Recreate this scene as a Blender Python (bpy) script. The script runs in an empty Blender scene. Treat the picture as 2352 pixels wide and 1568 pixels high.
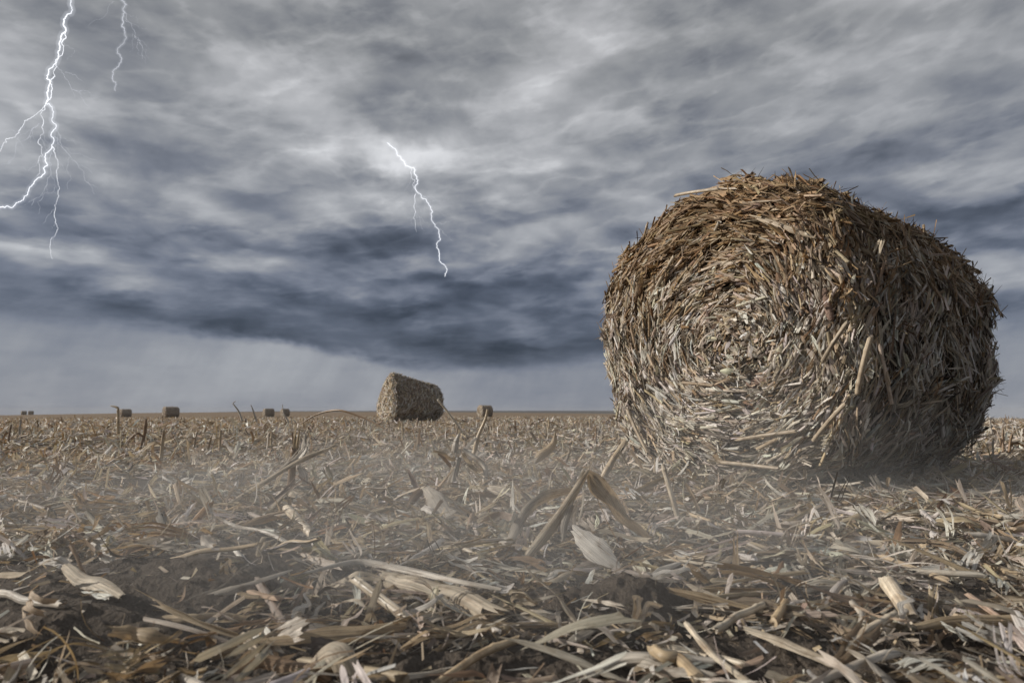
import bpy, math, time
import numpy as np
from mathutils import Vector, Matrix

T00 = time.time()
rng = np.random.default_rng(11)
PI = math.pi
Q = 1.0
scene = bpy.context.scene
col = scene.collection

# ------------------------------------------------------------------ camera geometry
CAM_H = 0.40
FPX, CX, CY = 1568.0, 1176.0, 784.0          # a 24 mm lens on a 2352 x 1568 raster
EYE_ROW = 941.0
PITCH = math.atan((EYE_ROW - CY) / FPX)


def ray(px, py):
    u, v = (px - CX) / FPX, (CY - py) / FPX
    c, s = math.cos(PITCH), math.sin(PITCH)
    return np.array([u, c - v * s, s + v * c])


def at_depth(px, py, y):
    d = ray(px, py)
    return np.array([0, 0, CAM_H]) + d * (y / d[1])


def on_ground(px, py, z=0.0):
    d = ray(px, py)
    return np.array([0, 0, CAM_H]) + d * ((z - CAM_H) / d[2])


def ss(a, b, x):
    t = np.clip((x - a) / (b - a), 0, 1)
    return t * t * (3 - 2 * t)


# ------------------------------------------------------------------ noise
def _hash(ix, iy, seed):
    h = (ix.astype(np.int64) * 374761393 + iy.astype(np.int64) * 668265263 + seed * 974634777) & 0xFFFFFFFF
    h = ((h ^ (h >> 13)) * 1274126177) & 0xFFFFFFFF
    h = (h ^ (h >> 16)) & 0xFFFFFFFF
    return h.astype(np.float64) / 4294967295.0


def vnoise(x, y, seed=0):
    ix, iy = np.floor(x), np.floor(y)
    fx, fy = x - ix, y - iy
    fx, fy = fx * fx * fx * (fx * (fx * 6 - 15) + 10), fy * fy * fy * (fy * (fy * 6 - 15) + 10)
    a, b = _hash(ix, iy, seed), _hash(ix + 1, iy, seed)
    c, d = _hash(ix, iy + 1, seed), _hash(ix + 1, iy + 1, seed)
    return (a + (b - a) * fx) * (1 - fy) + (c + (d - c) * fx) * fy


def fbm(x, y, octaves=4, seed=0):
    x, y = np.asarray(x, float), np.asarray(y, float)
    out, amp, tot = np.zeros(np.broadcast(x, y).shape), 1.0, 0.0
    for o in range(octaves):
        out += amp * vnoise(x * 2 ** o + 17.3 * o, y * 2 ** o - 9.1 * o, seed + o)
        tot += amp
        amp *= 0.5
    return out / tot - 0.5


# ------------------------------------------------------------------ ground height
# bare soil patches: raster centre, radius across, radius in depth, mound height
PATCH = [(170, 1415, .42, .20, .035), (470, 1335, .30, .15, .05), (1370, 1405, .19, .10, .062), (1100, 1365, .2, .08, .03),
         (480, 1395, .28, .10, .03), (60, 1500, .3, .1, .02), (1260, 1545, .26, .06, .02), (1720, 1500, .2, .07, .02),
         (40, 1350, .2, .15, .02), (640, 1275, .2, .16, .04), (330, 1120, .5, .3, .03), (1980, 1560, .3, .06, .01),
         (1500, 1400, .12, .1, .02), (700, 1545, .3, .05, .01), (2200, 1395, .15, .08, .015), (250, 1500, .2, .07, .03)]
_PC = [(on_ground(a, b), c * 1.0, d * 1.15, e) for a, b, c, d, e in PATCH]


def soil_mask(x, y):
    m = np.zeros(np.shape(x))
    w = 0.35 * fbm(x * 7, y * 7, 3, 91)
    for p, rx, ry, _ in _PC:
        r = np.sqrt(((x - p[0]) / rx) ** 2 + ((y - p[1]) / ry) ** 2)
        m = np.maximum(m, 1 - ss(.75, 1.1, r + w))
    return m


def horizon_rows(az_px):
    return np.interp(az_px, [-4000, -600, 0, 300, 600, 1000, 1400, 1700, 2352, 3200, 6000],
                     [22, 16, 10, 6.5, 4, 4.6, 8.5, 12, 21, 27, 30])


def base_rows(d):
    z = np.interp(d, [0, 22, 45, 93, 130, 200, 280], [0, -.03, -.18, -.58, -.95, -.95, -.6])
    return (CAM_H - z) * FPX / np.maximum(d, .1)


def big_z(x, y):
    d = np.sqrt(x * x + y * y)
    az = CX + FPX * np.tan(np.clip(np.arctan2(x, np.maximum(y, -1e9)), -1.2, 1.2))
    rh = horizon_rows(az)
    r1 = np.maximum(base_rows(np.minimum(d, 280)), np.minimum(rh, 60) * np.clip((d - 25) / 60, 0, 1))
    z1 = CAM_H - r1 * d / FPX
    z2 = CAM_H - (rh + (d - 280) * .012) * d / FPX
    k = ss(200, 280, d)
    z = np.where(d < 280, z1 * (1 - k) + np.minimum(z1, CAM_H - rh * d / FPX) * k, z2)
    return np.where(d < 20, 0, z)


def ground_z(x, y):
    x, y = np.asarray(x, float), np.asarray(y, float)
    d = np.sqrt(x * x + y * y)
    near = 1 - ss(6, 30, d)
    z = big_z(x, y)
    z = z + near * (.05 * fbm(x * 1.3, y * 1.3, 3, 5) + .018 * fbm(x * 7, y * 7, 3, 7))
    z = z + (1 - near) * .10 * fbm(x * .35, y * .35, 3, 6)
    nn = 1 - ss(2.5, 7, d)
    for p, rx, ry, h in _PC:
        r = np.sqrt(((x - p[0]) / rx) ** 2 + ((y - p[1]) / ry) ** 2)
        z = z + h * (1 - ss(.2, 1.25, r + .3 * fbm(x * 9, y * 9, 2, 40)))
    c = fbm(x * 26, y * 26, 3, 21)
    z = z + nn * (.026 * np.abs(c) + .010 * fbm(x * 75, y * 75, 2, 23))
    z = z - .06 * (1 - ss(.35, .8, d))
    return z


# ------------------------------------------------------------------ materials
def new_mat(name):
    m = bpy.data.materials.new(name)
    m.use_nodes = True
    nt = m.node_tree
    nt.nodes.clear()
    return m, nt


def N(nt, typ, **kw):
    n = nt.nodes.new(typ)
    for k, v in kw.items():
        if k in n.inputs.keys() if isinstance(k, str) else False:
            n.inputs[k].default_value = v
        else:
            setattr(n, k, v)
    return n


def L(nt, a, b):
    nt.links.new(a, b)


def math_node(nt, op, a, b=None, c=None, clamp=False):
    n = nt.nodes.new('ShaderNodeMath')
    n.operation = op
    n.use_clamp = clamp
    for i, v in enumerate((a, b, c)):
        if v is None:
            continue
        if isinstance(v, (int, float)):
            n.inputs[i].default_value = v
        else:
            nt.links.new(v, n.inputs[i])
    return n.outputs[0]


def mixcol(nt, fac, a, b, blend='MIX'):
    n = nt.nodes.new('ShaderNodeMix')
    n.data_type = 'RGBA'
    n.blend_type = blend
    for i, v in ((0, fac), (6, a), (7, b)):
        if isinstance(v, (int, float)):
            n.inputs[i].default_value = v
        elif isinstance(v, tuple):
            n.inputs[i].default_value = v + (1,) if len(v) == 3 else v
        else:
            nt.links.new(v, n.inputs[i])
    return n.outputs[2]


def noise_node(nt, vec, scale, detail=4, rough=.55, dist=0.0):
    n = nt.nodes.new('ShaderNodeTexNoise')
    n.inputs['Scale'].default_value = scale
    n.inputs['Detail'].default_value = detail
    n.inputs['Roughness'].default_value = rough
    n.inputs['Distortion'].default_value = dist
    if vec is not None:
        nt.links.new(vec, n.inputs['Vector'])
    return n


def maprange(nt, v, a, b, c, d):
    n = nt.nodes.new('ShaderNodeMapRange')
    nt.links.new(v, n.inputs[0])
    for i, q in enumerate((a, b, c, d)):
        n.inputs[i + 1].default_value = q
    return n.outputs[0]


def straw_material(name, trans=.22, rough=.5, streak=(620, 8, 1), spec=.35):
    m, nt = new_mat(name)
    out = N(nt, 'ShaderNodeOutputMaterial')
    tint = N(nt, 'ShaderNodeAttribute', attribute_name='tint')
    fib = N(nt, 'ShaderNodeAttribute', attribute_name='fib')
    mp = N(nt, 'ShaderNodeMapping')
    mp.inputs['Scale'].default_value = streak
    L(nt, fib.outputs['Vector'], mp.inputs['Vector'])
    n1 = noise_node(nt, mp.outputs[0], 1.0, 3, .6)
    mp2 = N(nt, 'ShaderNodeMapping')
    mp2.inputs['Scale'].default_value = (60, 22, 3.3)
    L(nt, fib.outputs['Vector'], mp2.inputs['Vector'])
    n2 = noise_node(nt, mp2.outputs[0], 1.0, 4, .65)
    f1 = maprange(nt, n1.outputs['Fac'], .3, .7, .50, 1.36)
    c1 = mixcol(nt, 1.0, tint.outputs['Color'], f1, 'MULTIPLY')
    f2 = maprange(nt, n2.outputs['Fac'], .50, .70, 0, .7)
    c2 = mixcol(nt, f2, c1, mixcol(nt, 1.0, c1, (.42, .33, .25), 'MULTIPLY'))
    mp3 = N(nt, 'ShaderNodeMapping')
    mp3.inputs['Scale'].default_value = (300, 300, 5.1)
    L(nt, fib.outputs['Vector'], mp3.inputs['Vector'])
    n3 = noise_node(nt, mp3.outputs[0], 1.0, 2, .5)
    f3 = maprange(nt, n3.outputs['Fac'], .66, .76, 0, .5)
    c3 = mixcol(nt, f3, c2, (.05, .04, .03))
    p = N(nt, 'ShaderNodeBsdfPrincipled')
    p.inputs['Roughness'].default_value = rough
    p.inputs['Specular IOR Level'].default_value = spec
    L(nt, c3, p.inputs['Base Color'])
    bp = N(nt, 'ShaderNodeBump')
    bp.inputs['Strength'].default_value = .9
    bp.inputs['Distance'].default_value = .003
    L(nt, n1.outputs['Fac'], bp.inputs['Height'])
    L(nt, bp.outputs[0], p.inputs['Normal'])
    if trans > 0:
        t = N(nt, 'ShaderNodeBsdfTranslucent')
        L(nt, mixcol(nt, 1.0, c3, (1.0, .82, .6), 'MULTIPLY'), t.inputs['Color'])
        mx = N(nt, 'ShaderNodeMixShader')
        mx.inputs[0].default_value = trans
        L(nt, p.outputs[0], mx.inputs[1])
        L(nt, t.outputs[0], mx.inputs[2])
        L(nt, mx.outputs[0], out.inputs['Surface'])
    else:
        L(nt, p.outputs[0], out.inputs['Surface'])
    return m


def soil_material():
    m, nt = new_mat('soil')
    out = N(nt, 'ShaderNodeOutputMaterial')
    geo = N(nt, 'ShaderNodeNewGeometry')
    pos = geo.outputs['Position']
    a = noise_node(nt, pos, 9, 5, .6)
    b = noise_node(nt, pos, 140, 4, .6)
    c = mixcol(nt, a.outputs['Fac'], (.060, .051, .044), (.145, .122, .101))
    c = mixcol(nt, maprange(nt, b.outputs['Fac'], .35, .7, 0, 1), mixcol(nt, 1.0, c, (.62, .6, .58), 'MULTIPLY'), c)
    sp = noise_node(nt, pos, 55, 3, .7)
    c = mixcol(nt, maprange(nt, sp.outputs['Fac'], .66, .74, 0, .8), c, (.34, .27, .19))
    # distant litter that carpets the field beyond the modelled pieces
    ln = N(nt, 'ShaderNodeVectorMath', operation='LENGTH')
    L(nt, pos, ln.inputs[0])
    far = maprange(nt, ln.outputs['Value'], 5, 22, 0, 1)
    mp = N(nt, 'ShaderNodeMapping')
    L(nt, pos, mp.inputs['Vector'])
    l1 = noise_node(nt, mp.outputs[0], 4.5, 6, .75)
    l2 = noise_node(nt, mp.outputs[0], .18, 5, .65)
    lit = N(nt, 'ShaderNodeValToRGB')
    e = lit.color_ramp.elements
    e[0].position, e[0].color = .32, (.05, .038, .028, 1)
    e[1].position, e[1].color = .72, (.42, .34, .25, 1)
    q = lit.color_ramp.elements.new(.5)
    q.color = (.19, .135, .085, 1)
    L(nt, l1.outputs['Fac'], lit.inputs['Fac'])
    litc = mixcol(nt, maprange(nt, l2.outputs['Fac'], .35, .65, .1, .7), lit.outputs['Color'], (.19, .14, .095))
    c = mixcol(nt, far, c, litc)
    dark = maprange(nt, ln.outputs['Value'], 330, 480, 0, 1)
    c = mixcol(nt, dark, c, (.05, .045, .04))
    p = N(nt, 'ShaderNodeBsdfPrincipled')
    p.inputs['Roughness'].default_value = .95
    p.inputs['Specular IOR Level'].default_value = .1
    L(nt, c, p.inputs['Base Color'])
    bp = N(nt, 'ShaderNodeBump')
    bp.inputs['Strength'].default_value = .9
    bp.inputs['Distance'].default_value = .012
    L(nt, b.outputs['Fac'], bp.inputs['Height'])
    L(nt, bp.outputs[0], p.inputs['Normal'])
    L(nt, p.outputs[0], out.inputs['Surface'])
    return m


def plain_material(name, c, rough=.9):
    m, nt = new_mat(name)
    out = N(nt, 'ShaderNodeOutputMaterial')
    p = N(nt, 'ShaderNodeBsdfPrincipled')
    geo = N(nt, 'ShaderNodeNewGeometry')
    n = noise_node(nt, geo.outputs['Position'], .05, 5, .6)
    L(nt, mixcol(nt, n.outputs['Fac'], tuple(q * .7 for q in c), tuple(q * 1.3 for q in c)), p.inputs['Base Color'])
    p.inputs['Roughness'].default_value = rough
    L(nt, p.outputs[0], out.inputs['Surface'])
    return m


def emit_material(name, c, s):
    m, nt = new_mat(name)
    out = N(nt, 'ShaderNodeOutputMaterial')
    e = N(nt, 'ShaderNodeEmission')
    e.inputs['Color'].default_value = c + (1,)
    e.inputs['Strength'].default_value = s
    L(nt, e.outputs[0], out.inputs['Surface'])
    m.cycles.emission_sampling = 'NONE'
    return m


MAT_LEAF = straw_material('dry_leaf', .24, .5)
MAT_STALK = straw_material('dry_stalk', 0, .42, (500, 6, 1), .45)
MAT_BALE = straw_material('baled_straw', .12, .62, (420, 9, 1), .25)
MAT_COB = straw_material('corn_cob', 0, .85, (260, 260, 1), .15)
MAT_SOIL = soil_material()


# ------------------------------------------------------------------ strips of plant matter
def unit(v):
    return v / np.maximum(np.linalg.norm(v, axis=-1, keepdims=True), 1e-9)


def A(v, n):
    return np.broadcast_to(np.asarray(v, float), (n,)).copy()


class Acc:
    def __init__(self):
        self.v, self.q, self.c, self.f, self.n = [], [], [], [], 0

    def add(self, v, q, c, f):
        self.v.append(v); self.q.append(q + self.n); self.c.append(c); self.f.append(f)
        self.n += len(v)

    def arrays(self):
        return (np.concatenate(self.v), np.concatenate(self.q), np.concatenate(self.c), np.concatenate(self.f))

    def mesh(self, name, mat):
        v, q, c, f = self.arrays()
        me = bpy.data.meshes.new(name)
        me.vertices.add(len(v))
        me.vertices.foreach_set('co', v.astype(np.float32).ravel())
        me.loops.add(q.size)
        me.loops.foreach_set('vertex_index', q.astype(np.int32).ravel())
        me.polygons.add(len(q))
        me.polygons.foreach_set('loop_start', np.arange(0, q.size, 4, dtype=np.int32))
        me.polygons.foreach_set('loop_total', np.full(len(q), 4, dtype=np.int32))
        me.polygons.foreach_set('use_smooth', np.ones(len(q), dtype=bool))
        a = me.attributes.new('tint', 'FLOAT_COLOR', 'POINT')
        cc = np.ones((len(v), 4), np.float32); cc[:, :3] = c
        a.data.foreach_set('color', cc.ravel())
        b = me.attributes.new('fib', 'FLOAT_VECTOR', 'POINT')
        b.data.foreach_set('vector', f.astype(np.float32).ravel())
        me.materials.append(mat)
        me.update(calc_edges=True)
        return me

    def obj(self, name, mat, parent=None):
        o = bpy.data.objects.new(name, self.mesh(name, mat))
        col.objects.link(o)
        if parent is not None:
            o.parent = parent
        return o


def grid_quads(n, S, C):
    i = np.arange(S - 1)[:, None] * C + np.arange(C - 1)[None, :]
    q = np.stack([i, i + 1, i + C + 1, i + C], -1).reshape(-1, 4)
    return (q[None] + (np.arange(n) * S * C)[:, None, None]).reshape(-1, 4)


def strips(acc, P, T, Nn, Ln, W, tint, bend=0., side=0., twist=0., arc=.7, S=5, C=3, prof='leaf', ruffle=0., kink=0., rag=0.,
           frame_center=True):
    n = len(P)
    if n == 0:
        return
    Ln, W, bend, side, twist, arc, ruffle, kink = (A(k, n) for k in (Ln, W, bend, side, twist, arc, ruffle, kink))
    T = unit(T)
    B = unit(np.cross(Nn, T))
    Nn = np.cross(T, B)
    t = np.linspace(0, 1, S)
    tk = rng.uniform(.3, .7, n)
    phi = bend[:, None] * (t - .5)[None] + kink[:, None] * (ss(-.06, .06, t[None] - tk[:, None]))
    sid = side[:, None] * (t - .5)[None]
    cp, sp = np.cos(phi), np.sin(phi)
    Td = (T[:, None] * cp[..., None] - Nn[:, None] * sp[..., None])
    Td = unit(Td * np.cos(sid)[..., None] + B[:, None] * np.sin(sid)[..., None])
    step = (Td[:, 1:] + Td[:, :-1]) * .5 * (Ln / (S - 1))[:, None, None]
    line = np.concatenate([np.zeros((n, 1, 3)), np.cumsum(step, 1)], 1)
    if frame_center:
        line -= line.mean(1, keepdims=True)
    line += P[:, None]
    N2 = Nn[:, None] * cp[..., None] + T[:, None] * sp[..., None]
    psi = twist[:, None] * (t - .5)[None]
    B2 = np.cross(N2, Td)
    Bx = B2 * np.cos(psi)[..., None] + N2 * np.sin(psi)[..., None]
    Nx = -B2 * np.sin(psi)[..., None] + N2 * np.cos(psi)[..., None]
    if prof == 'leaf':
        w = (.6 + .4 * np.minimum(1, t * 5)) * np.clip(1 - t ** 3, .1, 1)
    elif prof == 'husk':
        w = np.sin(PI * np.clip(t * .93 + .05, 0, 1)) ** .7
    elif prof == 'tube':
        w = np.ones(S)
    else:
        w = np.ones(S)
    w = np.broadcast_to(w, (n, S)) * 1.0
    if prof == 'torn':
        w = w * rng.uniform(.7, 1.1, (n, S))
        w = w * np.where(rng.uniform(0, 1, (n, 1)) < .5, 1 - .75 * t[None] ** 2, 1.0)
    if prof == 'leaf':
        w = w * rng.uniform(.8, 1.1, (n, S))
    if prof == 'tube':
        for k in range(2):
            c0 = rng.uniform(.05, .95, n)
            w = w * (1 + (.14 if S > 20 else .03) * np.exp(-((t[None] - c0[:, None]) * Ln[:, None] / .006) ** 2))
    w = w * W[:, None] * .5
    s = np.linspace(-1, 1, C)
    ha = np.minimum(arc, 2 * PI) / 2
    rad = np.where(ha < PI / 2, 1 / np.sin(np.clip(ha, .02, PI / 2)), 1.0)
    ang = ha[:, None] * s[None]
    ac = (np.sin(ang) * rad[:, None])[:, None, :] * w[..., None]
    up = ((np.cos(ang) - np.cos(ha)[:, None]) * rad[:, None])[:, None, :] * w[..., None]
    if np.any(ruffle != 0):
        ph = rng.uniform(0, 6.28, (n, 1, 2))
        fr = rng.uniform(6, 16, (n, 1, 1))
        k = np.sin(fr * t[None, :, None] + np.where(s[None, None] < 0, ph[..., :1], ph[..., 1:])) * np.abs(s)[None, None]
        up = up + ruffle[:, None, None] * w[..., None] * k
    V = line[:, :, None] + Bx[:, :, None] * ac[..., None] + Nx[:, :, None] * up[..., None]
    if rag > 0:
        for e in (0, -1):
            j = rng.normal(0, rag, (n, C)) * W[:, None]
            if prof == 'tube':
                j[:, -1] = j[:, 0]
            V[:, e] += Td[:, e][:, None] * j[..., None]
    ids = rng.uniform(0, 400, n)
    F = np.empty((n, S, C, 3))
    F[..., 0] = s[None, None] * (W[:, None, None] * .5) * (1 + .4 * (arc[:, None, None] > 2))
    F[..., 1] = t[None, :, None] * Ln[:, None, None]
    F[..., 2] = ids[:, None, None]
    tv = np.broadcast_to(tint[:, None, None], (n, S, C, 3)) * (1 + rng.normal(0, .06, (n, S, 1, 1)))
    acc.add(V.reshape(-1, 3), grid_quads(n, S, C), np.clip(tv, .01, .9).reshape(-1, 3), F.reshape(-1, 3))
    if prof == 'tube':           # pale pith closing both ends
        for e in (0, -1):
            ring = V[:, e]                                   # n, C, 3
            mid = ring[:, :-1].mean(1, keepdims=True)
            inner = mid + (ring - mid) * .35
            vv = np.stack([ring, inner], 1)
            tt = np.broadcast_to((tint * .9 + .06)[:, None, None], (n, 2, C, 3))
            ff = np.zeros((n, 2, C, 3)); ff[..., 2] = ids[:, None, None]
            acc.add(vv.reshape(-1, 3), grid_quads(n, 2, C), tt.reshape(-1, 3), ff.reshape(-1, 3))
            vv = np.stack([inner, np.broadcast_to(mid, inner.shape)], 1)
            acc.add(vv.reshape(-1, 3), grid_quads(n, 2, C), tt.reshape(-1, 3) * .6, ff.reshape(-1, 3))


def frayed(acc, k, P, T, Nn, Ln, W, tint, spread=.12, **kw):
    """a leaf torn lengthwise into k ribbons that part towards the tip"""
    n = len(P)
    if n == 0:
        return
    T = unit(T)
    B = unit(np.cross(Nn, T))
    Ln, W = A(Ln, n), A(W, n)
    kk = {a: (v if isinstance(v, (str, int, float)) else np.repeat(A(v, n), k)) for a, v in kw.items()}
    for a in ('bend', 'side', 'twist', 'kink'):
        if a in kk:
            kk[a] = kk[a] + rng.normal(0, {'bend': .22, 'side': .12, 'twist': .5, 'kink': .1}[a], n * k)
    j = np.tile(np.arange(k) - (k - 1) / 2, n) / k
    rp = lambda v: np.repeat(v, k, 0)
    sp = rng.normal(0, spread, n * k) * .6 + j * spread
    T2 = rp(T) + rp(B) * sp[:, None] + rp(unit(np.cross(T, B))) * rng.normal(0, spread * .35, (n * k, 1))
    l2 = rp(Ln) * rng.uniform(.6, 1.0, n * k)
    P2 = rp(P) + rp(B) * (j * rp(W))[:, None] - rp(T) * ((rp(Ln) - l2) * .5)[:, None] + rp(B) * (sp * l2 * .5)[:, None]
    strips(acc, P2, T2, rp(unit(np.cross(T, B))), l2, rp(W) / k * 1.12, rp(tint) * rng.uniform(.85, 1.12, (n * k, 1)), **kk)


PAL = np.array([(.58, .525, .44), (.66, .635, .59), (.44, .355, .25), (.35, .305, .255), (.25, .17, .10), (.12, .10, .082), (.52, .42, .285)])
PW = np.array([.26, .24, .18, .17, .07, .03, .05])


def tints(n, w=PW, jit=.12):
    w = np.asarray(w) / np.sum(w)
    c = PAL[rng.choice(len(PAL), n, p=w)]
    return np.clip(c * (1 + rng.normal(0, jit, (n, 1))) * (1 + rng.normal(0, .03, (n, 3))), .02, .8)


def flat_frames(n, tilt=.2, roll=.6):
    az = rng.uniform(0, 2 * PI, n)
    el = rng.normal(0, tilt, n)
    T = np.stack([np.cos(az) * np.cos(el), np.sin(az) * np.cos(el), np.sin(el)], -1)
    up = np.array([0, 0, 1.0]) + rng.normal(0, roll, (n, 3))
    return T, up


# ------------------------------------------------------------------ ground
def tag(o, label=None, cat=None, group=None, kind=None):
    if label: o['label'] = label
    if cat: o['category'] = cat
    if group: o['group'] = group
    if kind: o['kind'] = kind
    return o


def polar_sheet(name, rows, az, zf, mat):
    R, Az = np.meshgrid(rows, az, indexing='ij')
    x, y = R * np.sin(Az), R * np.cos(Az)
    v = np.stack([x, y, zf(x, y)], -1).reshape(-1, 3)
    q = grid_quads(1, len(rows), len(az))
    me = bpy.data.meshes.new(name)
    me.vertices.add(len(v)); me.vertices.foreach_set('co', v.astype(np.float32).ravel())
    me.loops.add(q.size); me.loops.foreach_set('vertex_index', q[:, ::-1].astype(np.int32).ravel())
    me.polygons.add(len(q))
    me.polygons.foreach_set('loop_start', np.arange(0, q.size, 4, dtype=np.int32))
    me.polygons.foreach_set('loop_total', np.full(len(q), 4, dtype=np.int32))
    me.polygons.foreach_set('use_smooth', np.ones(len(q), dtype=bool))
    me.materials.append(mat)
    me.update(calc_edges=True)
    o = bpy.data.objects.new(name, me); col.objects.link(o)
    return o


rows = [.02, .3, .5]
while rows[-1] < 850:
    r = rows[-1]
    rows.append(r * (1.006 if r < 3.2 else 1.012 if r < 8 else 1.03))
az = np.concatenate([np.linspace(-PI, -.95, 60, endpoint=False), np.linspace(-.95, .95, 620, endpoint=False), np.linspace(.95, PI, 61)])
g = polar_sheet('ground', np.array(rows), az, ground_z, MAT_SOIL)
tag(g, 'dark crumbly soil of the harvested field under corn litter', 'ground', kind='structure')


def far_z(x, y):
    d = np.sqrt(x * x + y * y)
    azp = CX + FPX * np.tan(np.clip(np.arctan2(x, y), -1.3, 1.3))
    r = np.interp(azp, [-3000, 0, 350, 520, 650, 1000, 1400, 1800, 2280, 2352, 5000], [40, 18, 8, 4.2, 2.6, 1.8, 2.0, 8, 17.0, 18.5, 26])
    k = ss(300, 620, d)
    return CAM_H - (r + 10 * (1 - k)) * d / FPX - 1.5 * ss(640, 850, d) * (d - 640) / 100


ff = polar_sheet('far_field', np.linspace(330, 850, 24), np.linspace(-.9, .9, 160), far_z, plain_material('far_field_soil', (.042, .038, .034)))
tag(ff, 'dark strip of bare field along the skyline', 'field', kind='structure')
print('ground', time.time() - T00)

# ------------------------------------------------------------------ bales
BIG = dict(cx=1.063, cy=3.67, rot=-math.radians(55), Rw=.88, Rv=.828, L=1.40)


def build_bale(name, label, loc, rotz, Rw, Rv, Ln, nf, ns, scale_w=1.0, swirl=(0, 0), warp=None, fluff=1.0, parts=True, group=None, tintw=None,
               lengths=(.07, .24), core=(.06, .045, .032), dark_top=1.0, sag=0., sunlit_face_gain=1.0, shaded_side_gain=.92):  # the two gains paint sunlight on the end and shade on the side
    root = bpy.data.objects.new(name, None)
    col.objects.link(root)
    root.location = loc
    root.rotation_euler = (0, 0, rotz)
    tag(root, label, 'bale', group)
    sx = rng.uniform(0, 99)

    def outline(th):
        c, s = np.cos(th), np.sin(th)
        e = np.where(s < 0, .86, .86)
        ox = Rw * np.sign(c) * np.abs(c) ** e
        oz = Rv * np.sign(s) * np.abs(s) ** np.where(s < 0, .92, 1.0)
        lump = 1 + .055 * (fbm(2.2 * c + sx, 2.2 * s, 3, 60)) * 2 + .02 * fbm(9 * c + sx, 9 * s, 2, 61)
        return ox * lump, oz * np.where(s > 0, lump, 1)

    def W(p):
        if warp is not None:
            p = warp(p)
        return p

    def face_pt(r, th, lift=0.):
        ox, oz = outline(th)
        x = swirl[0] * (1 - r) + r * ox
        z = Rv + swirl[1] * (1 - r) + r * oz
        y = -.075 * (1 - r ** 2) * (Rw / .86) + .10 * Rw * np.clip((r - .82) / .18, 0, 1) ** 2
        y = y + .085 * Rw * fbm(x * 3.2 / Rw + sx, z * 3.2 / Rw, 3, 63)
        lay_ = r * 8 + th / (2 * PI) + .5 * fbm(x * 2.5 / Rw, z * 2.5 / Rw + sx, 2, 64)
        y = y + .030 * Rw * ((lay_ % 1.0) - .5) * np.clip(r / .3, 0, 1)
        return W(np.stack([x, y - lift, z], -1))

    def side_pt(th, s, lift=0.):
        ox, oz = outline(th)
        k = 1 - .10 * np.clip((.12 - s) / .12, 0, 1) ** 2 - .12 * np.clip((s - .86) / .14, 0, 1) ** 2
        k = k + .05 * fbm(th * 2.3 + sx, s * 4, 3, 66) + lift
        z = Rv + oz * k * np.where(oz > 0, 1 - sag * np.clip(s, 0, 1.1), 1)
        return W(np.stack([ox * k, .06 * Rw + s * Ln, np.maximum(z, .01)], -1))

    def num(fn, a, b, da, db):
        ta = unit(fn(a + da, b) - fn(a - da, b))
        tb = unit(fn(a, b + db) - fn(a, b - db))
        return ta, tb

    dk = np.array(core)
    # ---- rolled end
    ac = Acc()
    rr, tt = np.meshgrid(np.linspace(0, 1, 14), np.linspace(0, 2 * PI, 49), indexing='ij')
    v = face_pt(rr, tt, -.035 * Rw).reshape(-1, 3)
    ac.add(v, grid_quads(1, 14, 49)[:, ::-1], np.tile(dk, (len(v), 1)), np.stack([v[:, 0], v[:, 2], v[:, 1] * 0 + 3], -1))

    def tw(z, n):
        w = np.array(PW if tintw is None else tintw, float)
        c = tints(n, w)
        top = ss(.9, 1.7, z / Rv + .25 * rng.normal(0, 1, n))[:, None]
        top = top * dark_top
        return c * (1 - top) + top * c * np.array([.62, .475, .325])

    def face_strips(n, ln, wd, arc, S, C, prof, rnd, mid_rnd, tilt, lift, k=1, rmax=1.0, **kw):
        r = np.sqrt(rng.uniform(0, rmax, n))
        th = rng.uniform(0, 2 * PI, n)
        P = face_pt(r, th, rng.uniform(*lift, n) * Rw)
        tr, tth = num(lambda a, b: face_pt(a, b), r, th, .01, .01)
        nn = unit(np.cross(tth, tr))
        nn = np.where((nn[:, 1] > 0)[:, None], -nn, nn)
        sd = rnd + mid_rnd * np.clip(1 - r / .38, 0, 1)
        a = rng.normal(.10, .7, n) * sd + 2.0 * fbm(P[:, 0] * 5 / Rw + sx, P[:, 2] * 5 / Rw, 2, 68) * (.5 + sd)
        P = P - nn * 0 + nn * (.10 * Rw * fbm(P[:, 0] * 7 / Rw, P[:, 2] * 7 / Rw + sx, 2, 69))[:, None]
        el = rng.normal(0, tilt, n)
        d = tth * np.cos(a)[:, None] + tr * np.sin(a)[:, None]
        d = d * np.where(rng.uniform(0, 1, n) < .5, 1, -1)[:, None]
        d = d * np.cos(el)[:, None] + nn * np.sin(el)[:, None]
        roll = rng.normal(0, .42, (n, 1))
        nn2 = nn + np.cross(d, nn) * roll
        l = rng.uniform(*ln, n) * (.55 + .45 * np.minimum(1, r / .5))
        (strips if k == 1 else (lambda a_, *r_, **k_: frayed(a_, k, *r_, **k_)))(ac, P, d, nn2, l, rng.uniform(*wd, n), np.clip(tw(P[:, 2], n) * sunlit_face_gain, 0, .8), arc=arc, S=S, C=C, prof=prof, **kw)  # the end's sunlit brightness is multiplied into its strand colour

    q = scale_w

    def nor(n, sd, m=0.):
        return rng.normal(m, sd, n)
    n1 = int(nf * .42)
    face_strips(n1, (lengths[0], lengths[1]), (.005 * q, .015 * q), rng.uniform(.3, 1.9, n1), 6, 3, 'torn', .26, .8, .2, (-.01, .04),
                side=nor(n1, .4), bend=nor(n1, .45), twist=nor(n1, 1.0), kink=nor(n1, .25), rag=.7)
    n1 = int(nf * .30)
    face_strips(n1, (.04, .16), (.003 * q, .009 * q), .6, 5, 2, 'torn', .45, .8, .36, (0, .055), bend=nor(n1, .9), kink=nor(n1, .5), rag=.7)
    n1 = int(nf * .14)
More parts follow.
